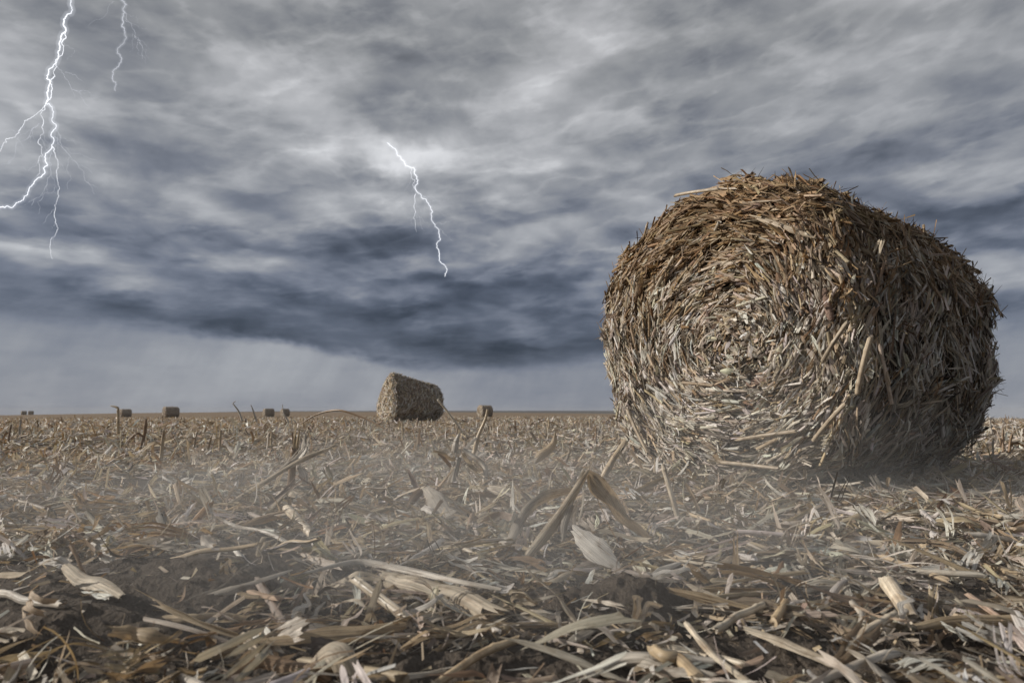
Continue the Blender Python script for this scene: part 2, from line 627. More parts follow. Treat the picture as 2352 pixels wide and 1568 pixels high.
    face_strips(n1, (.07, .2), (.018 * q, .034 * q), 1.1, 6, 3, 'torn', .35, .7, .22, (0, .035), bend=nor(n1, .7), twist=nor(n1, 1.2), ruffle=.3, k=3, rag=.7)
    n1 = int(nf * .05)
    face_strips(n1, (.06, .14), (.02 * q, .036 * q), 1.5, 7, 4, 'husk', .4, .8, .25, (0, .04), bend=nor(n1, .8), twist=nor(n1, 1.2), ruffle=.4)
    n1 = int(nf * .06)
    face_strips(n1, (.07, .26), (.009 * q, .018 * q), 2 * PI, 4, 7, 'tube', .25, .7, .12, (0, .03), rag=.35)
    n1 = int(nf * .03)
    face_strips(n1, (.06, .2), (.008 * q, .022 * q), .8, 6, 3, 'torn', 1.2, 1.0, .3, (-.005, .03), rmax=.02, bend=nor(n1, .6), twist=nor(n1, 1.0), rag=.8)
    end = ac.obj('end_face', MAT_BALE, root)

    # ---- curved outside
    ac = Acc()
    tt, s_ = np.meshgrid(np.linspace(0, 2 * PI, 65), np.linspace(0, 1, 12), indexing='ij')
    v = side_pt(tt, s_, -.03).reshape(-1, 3)
    ac.add(v, grid_quads(1, 65, 12), np.tile(dk, (len(v), 1)), np.stack([v[:, 0], v[:, 2], v[:, 1]], -1))
    r2, t2 = np.meshgrid(np.linspace(0, 1, 8), np.linspace(0, 2 * PI, 65), indexing='ij')
    ox, oz = outline(t2)
    v = W(np.stack([r2 * ox * .87, np.full(r2.shape, .05 * Rw + Ln * .99) + .05 * Rw * (1 - r2 ** 2), Rv + r2 * oz * .87 * np.where(oz > 0, 1 - sag, 1)], -1)).reshape(-1, 3)
    ac.add(v, grid_quads(1, 8, 65), np.tile(dk * 1.5, (len(v), 1)), np.stack([v[:, 0], v[:, 2], v[:, 1]], -1))

    def side_strips(n, ln, wd, arc, S, C, prof, rnd, tilt, lift, k=1, **kw):
        th = rng.uniform(-.5 * PI - .45 * PI * .99, 1.45 * PI * .99, n)
        th = rng.uniform(-PI, PI, n)
        s = rng.uniform(.0, 1.0, n)
        P = side_pt(th, s, rng.uniform(*lift, n))
        tth, ts = num(lambda a, b: side_pt(a, b), th, s, .01, .01)
        nn = unit(np.cross(tth, ts))
        cen = W(np.array([[0, Ln * .5, Rv]]))
        nn = np.where((np.sum(nn * (P - cen), -1) < 0)[:, None], -nn, nn)
        a = rng.normal(0, rnd * .75, n) + 2.4 * fbm(th * 3 + sx, s * 5, 2, 70)
        P = P + nn * (.10 * Rw * fbm(th * 5, s * 7 + sx, 2, 71))[:, None]
        el = np.abs(rng.normal(0, tilt, n)) - tilt * .25
        d = tth * np.cos(a)[:, None] + ts * np.sin(a)[:, None]
        d = d * np.where(rng.uniform(0, 1, n) < .5, 1, -1)[:, None]
        d = d * np.cos(el)[:, None] + nn * np.sin(el)[:, None]
        nn2 = nn + np.cross(d, nn) * rng.normal(0, .6, (n, 1))
        low = P[:, 2] < .05
        P[low, 2] += .03
        (strips if k == 1 else (lambda a_, *r_, **k_: frayed(a_, k, *r_, **k_)))(ac, P, d, nn2, rng.uniform(*ln, n), rng.uniform(*wd, n), tw(P[:, 2], n) * shaded_side_gain, arc=arc, S=S, C=C, prof=prof, **kw)  # the curved side's shade is multiplied into its strand colour

    n1 = int(ns * .42)
    side_strips(n1, (.07, .28), (.005 * q, .016 * q), rng.uniform(.3, 1.9, n1), 6, 3, 'torn', .5, .20 * fluff, (-.015, .03), bend=nor(n1, .45, .3),
                side=nor(n1, .35), twist=nor(n1, 1.0), kink=nor(n1, .3), rag=.7)
    n1 = int(ns * .30)
    side_strips(n1, (.05, .19), (.003 * q, .009 * q), .6, 5, 2, 'torn', .8, .45 * fluff, (-.01, .05), bend=nor(n1, .9, .1), kink=nor(n1, .5), rag=.7)
    n1 = int(ns * .16)
    side_strips(n1, (.09, .26), (.018 * q, .036 * q), 1.1, 7, 3, 'torn', .6, .28 * fluff, (-.01, .03), bend=nor(n1, .7, .3), twist=nor(n1, 1.4),
                ruffle=.3, k=3, rag=.7)
    n1 = int(ns * .07)
    side_strips(n1, (.07, .27), (.009 * q, .018 * q), 2 * PI, 4, 7, 'tube', .4, .16 * fluff, (-.01, .02), rag=.35)
    ac.obj('outer_layer', MAT_BALE, root)
    return root, face_pt


b = BIG
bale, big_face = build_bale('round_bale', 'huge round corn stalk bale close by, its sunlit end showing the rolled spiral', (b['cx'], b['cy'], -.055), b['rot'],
                            b['Rw'], b['Rv'], b['L'], int(16500 * Q), int(14500 * Q), scale_w=1.05, fluff=1.25, swirl=(.36, -.03), sag=.15, shaded_side_gain=.80, tintw=[.25, .27, .14, .20, .06, .05, .03])


def face_local(px, py):
    """where the view ray meets the plane of the big bale's rolled end, in the bale's own frame"""
    M = np.array(Matrix.Rotation(b['rot'], 3, 'Z'))
    o = M.T @ (np.array([0, 0, CAM_H]) - np.array([b['cx'], b['cy'], -.055]))
    d = M.T @ ray(px, py)
    return o + d * ((-.07 - o[1]) / d[1])


def cob(parent, p, T, up, ln=.15, rad=.017):
    ac = Acc()
    S, C = 40, 17
    t = np.linspace(0, 1, S)
    ring = np.linspace(0, 2 * PI, C)
    T = unit(np.array(T)); B = unit(np.cross(up, T)); U = np.cross(T, B)
    w = rad * np.clip(1.25 * np.sin(PI * np.clip(t * .9 + .08, 0, 1)) ** .35, .02, 1)
    bump = 1 + .07 * np.sin(8 * ring[None] + PI * (np.arange(S) % 2)[:, None]) + .03 * rng.normal(0, 1, (S, C))
    bump[:, -1] = bump[:, 0]
    v = p + T * ((t - .5) * ln)[:, None, None] + (B * np.cos(ring)[:, None] + U * np.sin(ring)[:, None])[None] * (w[:, None] * bump)[..., None]
    c = np.tile(np.array([.25, .175, .14]), (S * C, 1)) * rng.uniform(.7, 1.2, (S * C, 1))
    f = np.stack([np.tile(ring * rad, S), np.repeat(t * ln, C), np.full(S * C, rng.uniform(0, 99))], -1)
    ac.add(v.reshape(-1, 3), grid_quads(1, S, C), c, f)
    return ac.obj('corn_cob', MAT_COB, parent)


for (p0_, p1_, w_) in (((1738, 500), (1880, 548), .034), ((1560, 452), (1660, 438), .018), ((1500, 700), (1560, 590), .02), ((1640, 610), (1735, 606), .04),
                       ((1900, 830), (1960, 740), .02), ((1700, 1010), (1840, 990), .018), ((1980, 900), (2010, 780), .022), ((1450, 940), (1500, 1040), .02),
                       ((1660, 1060), (1800, 1075), .02), ((1880, 1010), (1950, 930), .02)):
    q0, q1_ = face_local(*p0_), face_local(*p1_)
    q0[1] -= .03; q1_[1] -= .035
    T_ = (q1_ - q0)[None]
    ac = Acc()
    strips(ac, ((q0 + q1_) / 2)[None], T_, np.array([[0, -1.0, .2]]), np.linalg.norm(q1_ - q0), w_, np.array([(.40, .325, .235)]) * rng.uniform(.75, 1.1), bend=.25,
           arc=2 * PI if w_ < .03 else 2.6, S=24, C=9, prof='tube' if w_ < .03 else 'husk', rag=.4)
    ac.obj('stalk', MAT_STALK, bale)
for (px, py, ang) in ((1724, 482, -5), (1750, 876, -8), (1800, 776, 75), (1905, 700, 80)):
    p = face_local(px, py)
    a = math.radians(ang)
    cob(bale, p + np.array([0, -.012, 0]), (math.cos(a), 0, -math.sin(a)), np.array([0, -1.0, 0]))


def peak_warp(p):
    """slumped bale: the near end rises to a ridge, the far end is lower, the foot spreads"""
    x, y, z = p[..., 0], p[..., 1], p[..., 2]
    h = z / 1.56
    s = np.clip(y / 1.62, -.1, 1.1)
    k = np.clip(h, 0, 1)
    wid = 1.10 - (.80 - .30 * np.clip(s, 0, 1)) * k ** 1.5
    return np.stack([x * wid + .10 * h, y + .16 * h, z * (1.06 - .24 * s)], -1)


def far_pos(px, base_row, d):
    p = at_depth(px, base_row, d)
    return p


# slumped bale in the middle distance
p = on_ground(893, 971)
d = 23.0
x0 = (884 - CX) / FPX * d
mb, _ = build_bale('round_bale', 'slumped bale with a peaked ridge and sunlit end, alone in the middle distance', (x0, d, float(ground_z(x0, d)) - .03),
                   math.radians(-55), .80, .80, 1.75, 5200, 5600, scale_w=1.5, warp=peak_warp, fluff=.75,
                   tintw=[.3, .24, .18, .22, .06, .0, .10], core=(.26, .215, .165), dark_top=.2, sunlit_face_gain=1.4, shaded_side_gain=.95)
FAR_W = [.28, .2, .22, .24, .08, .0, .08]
far_bales = [
    (1102, 88, -64, .86, .80, 1.5, 'small dark bale with a low shadow, between the peaked bale and the huge close bale', None),
    (381, 93, -62, .78, .80, 1.75, 'rounded distant bale standing clear above the skyline, tallest of the far ones', None),
    (281, 128, -60, .80, .80, 1.75, 'distant bale partly hidden behind a kinked standing stalk', None),
    (609, 128, -66, .78, .82, 1.75, 'paler hazy distant bale behind thin twigs, wider of a close pair', None),
    (650, 132, -60, .78, .80, 1.3, 'paler hazy distant bale, narrower of a close pair behind thin twigs', None),
    (55, 246, -70, .80, .80, 1.5, 'tiny bale on the skyline, nearer the picture edge of the farthest pair', None),
    (71, 250, -75, .80, .80, 1.6, 'tiny bale on the skyline, nearer the middle of the field of the farthest pair', None),
]
for px, d, rot, rw, rv, ln, lab, grp in far_bales:
    x = (px - CX) / FPX * d
    dd = math.hypot(x, d)
    x *= d / d
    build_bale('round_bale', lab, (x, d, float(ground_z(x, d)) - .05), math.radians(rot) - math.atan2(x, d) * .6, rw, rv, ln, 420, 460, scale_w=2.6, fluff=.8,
               tintw=FAR_W, lengths=(.12, .4), core=(.32, .265, .205), dark_top=.15, sunlit_face_gain=1.3, shaded_side_gain=.75)
print('bales', time.time() - T00)


# ------------------------------------------------------------------ litter
def big_foot(x, y):
    """1 under the big bale's footprint"""
    c, s = math.cos(-b['rot']), math.sin(-b['rot'])
    X, Y = x - b['cx'], y - b['cy']
    lx, ly = c * X - s * Y, s * X + c * Y
    return (np.abs(lx) < .5) & (ly > .08) & (ly < b['L'] - .02)


def scatter(n, r0, r1, az=.92, power=1.0, soil=.97):
    """random field positions between two radii; the bare soil patches stay mostly clear"""
    r = (r0 ** (2 * power) + rng.uniform(0, 1, n) * (r1 ** (2 * power) - r0 ** (2 * power))) ** (1 / (2 * power))
    a = rng.uniform(-az, az, n)
    x, y = r * np.sin(a), r * np.cos(a)
    keep = (rng.uniform(0, 1, n) > soil * soil_mask(x, y)) & ~big_foot(x, y)
    clump = .5 + 1.6 * fbm(x * 1.9, y * 1.9, 3, 77)
    keep &= rng.uniform(0, 1, n) < np.clip(.45 + clump * .8, .15, 1)
    x, y = x[keep], y[keep]
    return x, y, ground_z(x, y)


lit = Acc()


def lay(pos, ln, wd, tilt=.16, roll=.5, lift=(0, .03), w=PW, k=1, spread=.12, **kw):
    x, y, z = pos
    n = len(x)
    T, up = flat_frames(n, tilt, roll)
    l = rng.uniform(0, 1, n) ** 1.6 * (ln[1] - ln[0]) + ln[0]
    P = np.stack([x, y, z + rng.uniform(*lift, n) + np.abs(T[:, 2]) * l * .42], -1)
    kw2 = {a: (v(n) if callable(v) else v) for a, v in kw.items()}
    if k > 1:
        frayed(lit, k, P, T, up, l, rng.uniform(*wd, n), tints(n, w), spread=spread, **kw2)
    else:
        strips(lit, P, T, up, l, rng.uniform(*wd, n), tints(n, w), **kw2)


def nrm(s, m=0.):
    return lambda n: rng.normal(m, s, n)


def uni(a, b_):
    return lambda n: rng.uniform(a, b_, n)


def sc(n, *a, **kw):
    return scatter(int(n * Q), *a, **kw)


WHITE = [.3, .46, .08, .1, .02, .02, .04]
STALKY = [.28, .14, .26, .16, .06, .0, .12]
# near ground, 0.75 to 5.2 m
R0 = (.75, 5.2)
lay(sc(16000, *R0), (.025, .10), (.004, .013), .2, .7, (0, .035), prof='torn', arc=.6, S=5, C=2, bend=nrm(.5), kink=nrm(.35), rag=.8)
lay(sc(5200, *R0), (.06, .20), (.008, .020), .15, .6, (0, .04), prof='torn', arc=uni(.2, 1.4), S=10, C=3, bend=nrm(.45), twist=nrm(.9), kink=nrm(.5),
    ruffle=.3, rag=.9)
lay(sc(2300, *R0), (.09, .30), (.014, .030), .13, .5, (.005, .045), k=3, prof='torn', arc=uni(.2, .9), S=11, C=3, bend=nrm(.45, .1), side=nrm(.25), twist=nrm(.8),
    kink=nrm(.55), ruffle=.25, rag=.9, spread=.08)
lay(sc(550, *R0), (.12, .32), (.014, .030), .12, .5, (.005, .045), prof='leaf', arc=uni(.4, 1.6), S=16, C=5, bend=nrm(.6, .1), side=nrm(.3), twist=nrm(1.2),
    kink=nrm(.7), ruffle=.35, rag=.3)
lay(sc(1900, *R0), (.05, .13), (.02, .045), .3, .8, (.005, .04), w=WHITE, k=4, prof='torn', arc=uni(.4, 1.1), S=8, C=3, bend=nrm(.7),
    twist=nrm(.6), ruffle=.3, rag=.8, spread=.18)
lay(sc(420, *R0), (.04, .10), (.018, .036), .25, .8, (.005, .035), w=WHITE, prof='husk', arc=uni(.9, 2.6), S=9, C=5, bend=nrm(.8),
    twist=nrm(.9), ruffle=.4)
lay(sc(800, *R0), (.05, .30), (.010, .018), .09, .5, (.008, .03), w=STALKY, prof='tube', arc=2 * PI, S=10, C=9, bend=nrm(.08), rag=.5)
lay(sc(2400, *R0), (.04, .24), (.008, .020), .14, .8, (.005, .035), w=STALKY, prof='torn', arc=uni(1.4, 3.4), S=8, C=6, bend=nrm(.2), kink=nrm(.15), rag=1.1)
lay(sc(8500, *R0), (.04, .17), (.0014, .004), .3, .6, (.005, .045), prof='torn', arc=.3, S=8, C=2, bend=nrm(1.0), side=nrm(.6), kink=nrm(.9))
lay(sc(34000, .75, 4.0, soil=.8), (.008, .035), (.003, .009), .45, .9, (0, .022), prof='torn', arc=.6, S=2, C=2)
lay(sc(1200, *R0), (.04, .13), (.008, .022), .8, .9, (0, .01), k=2, prof='torn', arc=uni(.5, 1.6), S=7, C=3, bend=nrm(.9), twist=nrm(1.2), ruffle=.2, rag=.9)
lay(sc(2600, 2.0, 6.5), (.06, .17), (.018, .042), .45, .8, (.005, .05), w=[.3, .3, .2, .1, .08, .0, .02], k=3, prof='torn', arc=uni(.3, 1.2), S=7, C=3, bend=nrm(.6), kink=nrm(.5),
    twist=nrm(.7), ruffle=.3, rag=.8, spread=.12)
lay(sc(1500, 2.0, 6.5), (.06, .22), (.012, .03), .35, .8, (.005, .04), w=STALKY, prof='torn', arc=uni(1.4, 3.2), S=7, C=5, bend=nrm(.2), kink=nrm(.3), rag=1.0)
lay(sc(1300, 2.4, 7), (.05, .16), (.010, .024), .9, .9, (0, .01), prof='torn', arc=uni(.8, 2.2), S=6, C=3, bend=nrm(.6), kink=nrm(.4), rag=1.0)
# loose straw shed around the foot of the big bale
n_ = int(2600 * Q)
lx, ly = rng.normal(0, .52, n_), rng.uniform(-.32, 1.75, n_)
c_, s_ = math.cos(b['rot']), math.sin(b['rot'])
wx, wy = b['cx'] + c_ * lx - s_ * ly, b['cy'] + s_ * lx + c_ * ly
edge_ = np.exp(-np.minimum(np.abs(ly + .05), np.abs(np.abs(lx) - .5)) / .16)
lay((wx, wy, ground_z(wx, wy) + .07 * edge_ * rng.uniform(0, 1, n_)), (.05, .20), (.006, .022), .3, .8, (0, .02), w=WHITE, prof='torn', arc=uni(.4, 1.6), S=6, C=3,
    bend=nrm(.6), kink=nrm(.5), rag=.9)
# 5 to 15 m
R1 = (5.0, 15)
lay(sc(20000, *R1, az=.88), (.05, .16), (.008, .022), .28, .7, (0, .045), prof='torn', arc=1.0, S=4, C=2, bend=nrm(.8), kink=nrm(.4), rag=.7)
lay(sc(5200, *R1, az=.88), (.12, .34), (.014, .034), .18, .6, (.01, .05), prof='torn', arc=1.0, S=7, C=3, bend=nrm(.9), twist=nrm(1.3), kink=nrm(.5), rag=.7)
lay(sc(4500, *R1, az=.88), (.06, .16), (.025, .05), .35, .8, (.01, .045), w=WHITE, k=2, prof='torn', arc=1.2, S=5, C=3, bend=nrm(.9), rag=.6, spread=.25)
lay(sc(2600, *R1, az=.88), (.08, .36), (.012, .022), .12, .5, (.01, .04), w=STALKY, prof='tube', arc=2 * PI, S=4, C=6, rag=.3)
lay(sc(6500, *R1, az=.88), (.08, .24), (.010, .026), .9, .9, (0, .02), prof='torn', arc=1.2, S=5, C=3, bend=nrm(.7), rag=.7)
# 14 to 60 m
lay(sc(26000, 14, 50, az=.84, power=.75), (.09, .28), (.015, .04), .4, .9, (0, .06), prof='torn', arc=1.0, S=3, C=2, bend=nrm(.8))
lay(sc(8000, 14, 50, az=.84, power=.75), (.10, .22), (.035, .07), .35, .9, (.02, .06), w=WHITE, prof='torn', arc=1.4, S=4, C=2, bend=nrm(.8))
lay(sc(7000, 14, 55, az=.84, power=.75), (.12, .30), (.010, .024), 1.0, .9, (-.02, .02), w=[.2, .06, .34, .2, .16, .02, .1], prof='torn', arc=2.4, S=3, C=3)
# 50 to 150 m
lay(sc(15000, 48, 150, az=.80, power=.6), (.14, .4), (.03, .07), .3, .9, (0, .05), prof='torn', arc=1.0, S=2, C=2, w=[.2, .14, .3, .2, .14, .02, .1])
o = lit.obj('corn_litter', MAT_LEAF)
tag(o, 'shredded dry corn leaves, husks and stalk bits carpeting the field', 'corn litter', kind='stuff')
print('litter', time.time() - T00, lit.n)

# ------------------------------------------------------------------ single stalks, leaves and husks
def catmull(P, S):
    P = np.asarray(P, float)
    E = np.concatenate([[2 * P[0] - P[1]], P, [2 * P[-1] - P[-2]]])
    n = len(P) - 1
    u = np.linspace(0, n, S)
    i = np.minimum(u.astype(int), n - 1)
    f = (u - i)[:, None]
    a, b_, c, d_ = E[i], E[i + 1], E[i + 2], E[i + 3]
    return .5 * (2 * b_ + (c - a) * f + (2 * a - 5 * b_ + 4 * c - d_) * f ** 2 + (3 * b_ - a - 3 * c + d_) * f ** 3)


def piece(acc, pts, wid, tint, arc=1.0, C=5, S=None, hint=(0, -.6, 1), twist=0., ruffle=0., rag=.4, nodes=0, wob=.0):
    """one leaf, sheath or stalk along a smooth path; arc 2 pi makes a closed stalk with pith at its ends"""
    pts = np.asarray(pts, float)
    S = S or (48 if nodes else max(12, 7 * len(pts)))
    line = catmull(pts, S)
    t = np.linspace(0, 1, S)
    w = np.interp(t, np.linspace(0, 1, len(wid)), wid) * (1 + (.04 if arc > 6 else .10) * np.interp(t * 9, np.arange(10), rng.normal(0, 1, 10)))
    tube = arc > 6
    C = 11 if tube else (13 if C >= 7 else C)
    line = line + np.stack([np.interp(t * 12, np.arange(13), rng.normal(0, wob, 13)) for _ in range(3)], -1)
    Td = unit(np.gradient(line, axis=0))
    B = unit(np.cross(np.broadcast_to(np.asarray(hint, float), Td.shape), Td))
    for i in range(1, S):
        if np.dot(B[i], B[i - 1]) < 0:
            B[i] = -B[i]
    Nn = np.cross(Td, B)
    ps = twist * (t - .5)
    B, Nn = B * np.cos(ps)[:, None] + Nn * np.sin(ps)[:, None], Nn * np.cos(ps)[:, None] - B * np.sin(ps)[:, None]
    ln = np.sum(np.linalg.norm(np.diff(line, axis=0), axis=1))
    if nodes:
        for c0 in np.linspace(.12, .88, nodes) + rng.uniform(-.05, .05, nodes):
            w = w * (1 + .15 * np.exp(-((t - c0) * ln / .005) ** 2))
    s = np.linspace(-1, 1, C)
    ha = arc / 2
    rad = 1 / math.sin(ha) if ha < PI / 2 else 1.0
    ac_ = np.sin(ha * s)[None] * rad * (w * .5)[:, None]
    up = (np.cos(ha * s) - math.cos(ha))[None] * rad * (w * .5)[:, None]
    if C == 13:
        up = up + .045 * (w * .5)[:, None] * np.cos(s * PI * 5)[None] + .05 * (w * .5)[:, None] * rng.normal(0, .5, (1, C))
    if ruffle:
        ph = rng.uniform(0, 6.28, 2)
        up = up + ruffle * (w * .5)[:, None] * np.sin(min(ln, .2) * 50 * t[:, None] + np.where(s < 0, ph[0], ph[1])[None]) * np.abs(s)[None]
    V = line[:, None] + B[:, None] * ac_[..., None] + Nn[:, None] * up[..., None]
    for e in (0, -1):
        j = rng.normal(0, rag, C) * w[e]
        if tube:
            j[-1] = j[0]
        V[e] += Td[e] * j[:, None]
    idn = rng.uniform(0, 400)
    F = np.stack([np.broadcast_to(s[None] * (w * .5)[:, None], (S, C)), np.broadcast_to((t * ln)[:, None], (S, C)), np.full((S, C), idn)], -1)
    tv = np.broadcast_to(np.asarray(tint, float), (S, C, 3)) * (1 + np.interp(t * 6, np.arange(7), rng.normal(0, .10, 7)))[:, None, None]
    acc.add(V.reshape(-1, 3), grid_quads(1, S, C), np.clip(tv, .01, .9).reshape(-1, 3), F.reshape(-1, 3))
    if tube:
        for e in (0, -1):
            ring = V[e]
            mid = np.broadcast_to(ring[:-1].mean(0), ring.shape)
            vv = np.stack([ring, mid * .7 + ring * .3, mid], 0).reshape(-1, 3)
            tt = np.broadcast_to(np.asarray(tint) * .8 + .08, (3 * C, 3)).copy(); tt[2 * C:] *= .6
            acc.add(vv, grid_quads(1, 3, C), tt, np.tile([0, 0, idn], (3 * C, 1)))


def ribbons(acc, k, pts, wid, tint, off=.010, **kw):
    """a leaf torn lengthwise: k narrow pieces along nearly the same path"""
    pts = np.asarray(pts, float)
    for j in range(k):
        p = pts + np.linspace(.2, 1, len(pts))[:, None] * rng.normal(0, off, 3) + rng.normal(0, off * .15, pts.shape)
        p[:, 2] = np.maximum(p[:, 2], pts[:, 2].min() - .005)
        piece(acc, p, np.asarray(wid) / k * 1.5, np.asarray(tint) * rng.uniform(.85, 1.12), C=3, **kw)


class Plant:
    """one thing on the field: its origin is where it stands or lies, its pieces are one mesh or named parts"""

    def __init__(self, name, label, cat, group=None):
        self.name, self.label, self.cat, self.group, self.parts = name, label, cat, group, []

    def part(self, name, mat):
        a = Acc(); self.parts.append((name, a, mat)); return a

    def done(self):
        allv = np.concatenate([np.concatenate(a.v) for _, a, _ in self.parts])
        low = allv[allv[:, 2] <= allv[:, 2].min() + .01]
        loc = np.array([low[:, 0].mean(), low[:, 1].mean(), allv[:, 2].min()])
        for _, a, _ in self.parts:
            a.v = [v - loc for v in a.v]
        if len(self.parts) == 1:
            root = self.parts[0][1].obj(self.name, self.parts[0][2])
        else:
            root = bpy.data.objects.new(self.name, None); col.objects.link(root)
            root.empty_display_size = .1
            for n_, a, m_ in self.parts:
                a.obj(n_, m_, root)
        root.location = loc
        return tag(root, self.label, self.cat, self.group)


def c2(x, y): return x / 2.844, y / 2.844 + 826.9
def c3(x, y): return x / 2.844 + 735.0, y / 2.844 + 826.9
def c4(x, y): return x / 2.0, y / 2.0 + 1148.4
def c5(x, y): return x / 2.0 + 1176.0, y / 2.0 + 1148.4


def path(conv, pts, d0, d1=None, lift=0.):
    """points of a traced outline, set at real depths between d0 and d1 metres"""
    d1 = d0 if d1 is None else d1
    out = []
    for k, (x, y) in enumerate(pts):
        d = d0 + (d1 - d0) * k / max(1, len(pts) - 1)
        p = at_depth(*conv(x, y), d)
        p[2] = max(p[2], float(ground_z(p[0], p[1])) - .01) + lift
        out.append(p)
    return out


def lying(conv, pts, wd=.02, lift=.012):
    """points of a piece that lies on the ground"""
    out = []
    for x, y in pts:
        p = on_ground(*conv(x, y), .03)
        for _ in range(3):
            z = float(ground_z(p[0], p[1])) + lift
            p = on_ground(*conv(x, y), min(z, .2))
        out.append(p)
    out = np.array(out)
    zz_ = np.maximum(out[:, 2], np.linspace(out[0, 2], out[-1, 2], len(out)))
    out[:, 2] = zz_
    return out


PALE, GREY, TAN, BROWN, WHITE_C, DARK = (.52, .45, .35), (.42, .38, .325), (.40, .31, .20), (.24, .16, .095), (.62, .59, .54), (.15, .12, .095)

# split standing stalk with a long bent leaf
P_ = Plant('corn_stalk', 'tall split standing stalk with a long pale bent leaf leaning across it', 'corn stalk')
a = P_.part('stem', MAT_STALK)
piece(a, path(c2, [(1915, 1000), (1908, 900), (1912, 780), (1925, 640), (1932, 580)], 3.0), [.034, .032, .03, .028], BROWN, 2 * PI, nodes=1)
ribbons(a, 3, path(c2, [(1928, 640), (1920, 560), (1914, 500)], 3.0), [.03, .022, .01], BROWN, arc=1.5)
ribbons(a, 3, path(c2, [(1935, 640), (1950, 530), (1978, 428)], 3.0), [.035, .028, .008], TAN, arc=1.6)
ribbons(a, 2, path(c2, [(1950, 640), (1992, 560), (2003, 470)], 3.02), [.035, .035, .012], GREY, arc=1.2)
a = P_.part('leaf', MAT_LEAF)
piece(a, path(c2, [(1490, 945), (1680, 830), (1860, 715), (2000, 640), (2120, 590), (2200, 545)], 2.72, 3.0), [.022, .024, .026, .03, .022, .006], PALE, 2.4)
ribbons(a, 3, path(c2, [(1590, 890), (1780, 770), (1900, 680), (1980, 590)], 2.8, 2.98), [.02, .03, .028, .006], GREY, arc=1.2)
a = P_.part('leaf', MAT_LEAF)
piece(a, path(c2, [(1880, 835), (1950, 905), (2010, 980), (2050, 1030)], 2.96, 2.7), [.05, .085, .07, .02], PALE, 1.3, ruffle=.35, C=7, twist=.8)
ribbons(a, 3, path(c2, [(1870, 880), (1800, 960), (1740, 1030)], 2.95, 2.7), [.05, .05, .01], GREY, arc=1.0)
piece(a, path(c2, [(1950, 690), (1985, 760), (1990, 810)], 2.98), [.02, .04, .015], WHITE_C, 1.2)
P_.done()

P_ = Plant('corn_stalk', 'short thick stub with a broken top bent over to both sides', 'corn stalk')
a = P_.part('stem', MAT_STALK)
piece(a, path(c3, [(872, 880), (880, 780), (900, 690), (912, 630)], 3.3), [.04, .036, .032, .03], GREY, 2 * PI, nodes=1)
piece(a, path(c3, [(878, 600), (890, 530), (908, 478)], 3.35), [.03, .03, .006], GREY, 2.6)
piece(a, path(c3, [(1068, 870), (1082, 750), (1060, 690), (1000, 640), (940, 600)], 3.25, 3.3), [.024, .024, .022, .02], GREY, 2 * PI, nodes=1)
a = P_.part('leaf', MAT_LEAF)
piece(a, path(c3, [(905, 630), (850, 645), (800, 610), (735, 592)], 3.3, 3.2), [.02, .04, .045, .02], TAN, 1.6)
piece(a, path(c3, [(850, 690), (810, 640), (770, 610)], 3.28), [.02, .025, .01], BROWN, 1.2)
ribbons(a, 3, path(c3, [(930, 610), (985, 690), (1040, 760)], 3.3, 3.2), [.03, .04, .012], TAN, arc=1.0)
ribbons(a, 3, path(c3, [(870, 700), (850, 780), (835, 850)], 3.25, 3.2), [.03, .03, .01], PALE, arc=1.0)
P_.done()

P_ = Plant('corn_stalk', 'slender crooked stalk rising in front of a small far bale', 'corn stalk')
a = P_.part('stem', MAT_STALK)
piece(a, path(c3, [(1003, 660), (1028, 540), (1050, 470), (1082, 395), (1096, 322)], 5.4), [.042, .034, .026, .024, .016], TAN, 2 * PI, nodes=2)
a = P_.part('leaf', MAT_LEAF)
piece(a, path(c3, [(1052, 480), (1000, 452), (940, 428)], 5.4), [.022, .016, .006], WHITE_C, 1.0)
piece(a, path(c3, [(1055, 505), (1092, 470), (1100, 430), (1084, 405)], 5.4), [.016, .014, .006], PALE, 1.0)
ribbons(a, 2, path(c3, [(1035, 495), (975, 545), (925, 600)], 5.4, 5.2), [.04, .035, .012], GREY, arc=1.2)
P_.done()

P_ = Plant('corn_leaf', 'big bent leaf propped up like an upturned V in the dust', 'corn leaf')
a = P_.part('leaf', MAT_LEAF)
piece(a, path(c3, [(1335, 1305), (1440, 1170), (1560, 1010), (1680, 830), (1752, 722)], 1.80, 1.86), [.018, .020, .020, .018, .012], PALE, 2.0, twist=.5, hint=(0, -1, .2))
ribbons(a, 2, path(c3, [(1345, 1300), (1460, 1170), (1590, 1000), (1745, 730)], 1.82, 1.87), [.02, .02, .022, .012], PALE, arc=1.2, hint=(0, -1, .2))
piece(a, path(c3, [(1750, 722), (1830, 800), (1905, 905), (1975, 1025), (2100, 1120), (2225, 1220)], 1.86, 2.0), [.012, .034, .042, .032, .018, .008], PALE, 1.1, C=7,
      ruffle=.15, hint=(0, -1, .3), twist=.4)
ribbons(a, 3, path(c3, [(1745, 735), (1790, 850), (1880, 930), (1985, 1030)], 1.87, 1.95), [.015, .036, .036, .015], PALE, arc=.8, hint=(0, -1, .3))
piece(a, path(c3, [(1650, 930), (1600, 1060), (1585, 1180)], 1.84, 1.8), [.014, .02, .008], GREY, 1.0, hint=(0, -1, .2))
P_.done()

P_ = Plant('corn_leaf', 'twisted narrow leaf arching beside the upturned V leaf', 'corn leaf')
a = P_.part('leaf', MAT_LEAF)
piece(a, path(c3, [(1175, 1260), (1255, 1155), (1300, 1060), (1380, 950), (1500, 880), (1650, 848)], 1.88, 2.05), [.014, .026, .03, .034, .03, .018], GREY, 1.2, twist=1.6, C=5,
      hint=(0, -1, .3), ruffle=.1)
P_.done()

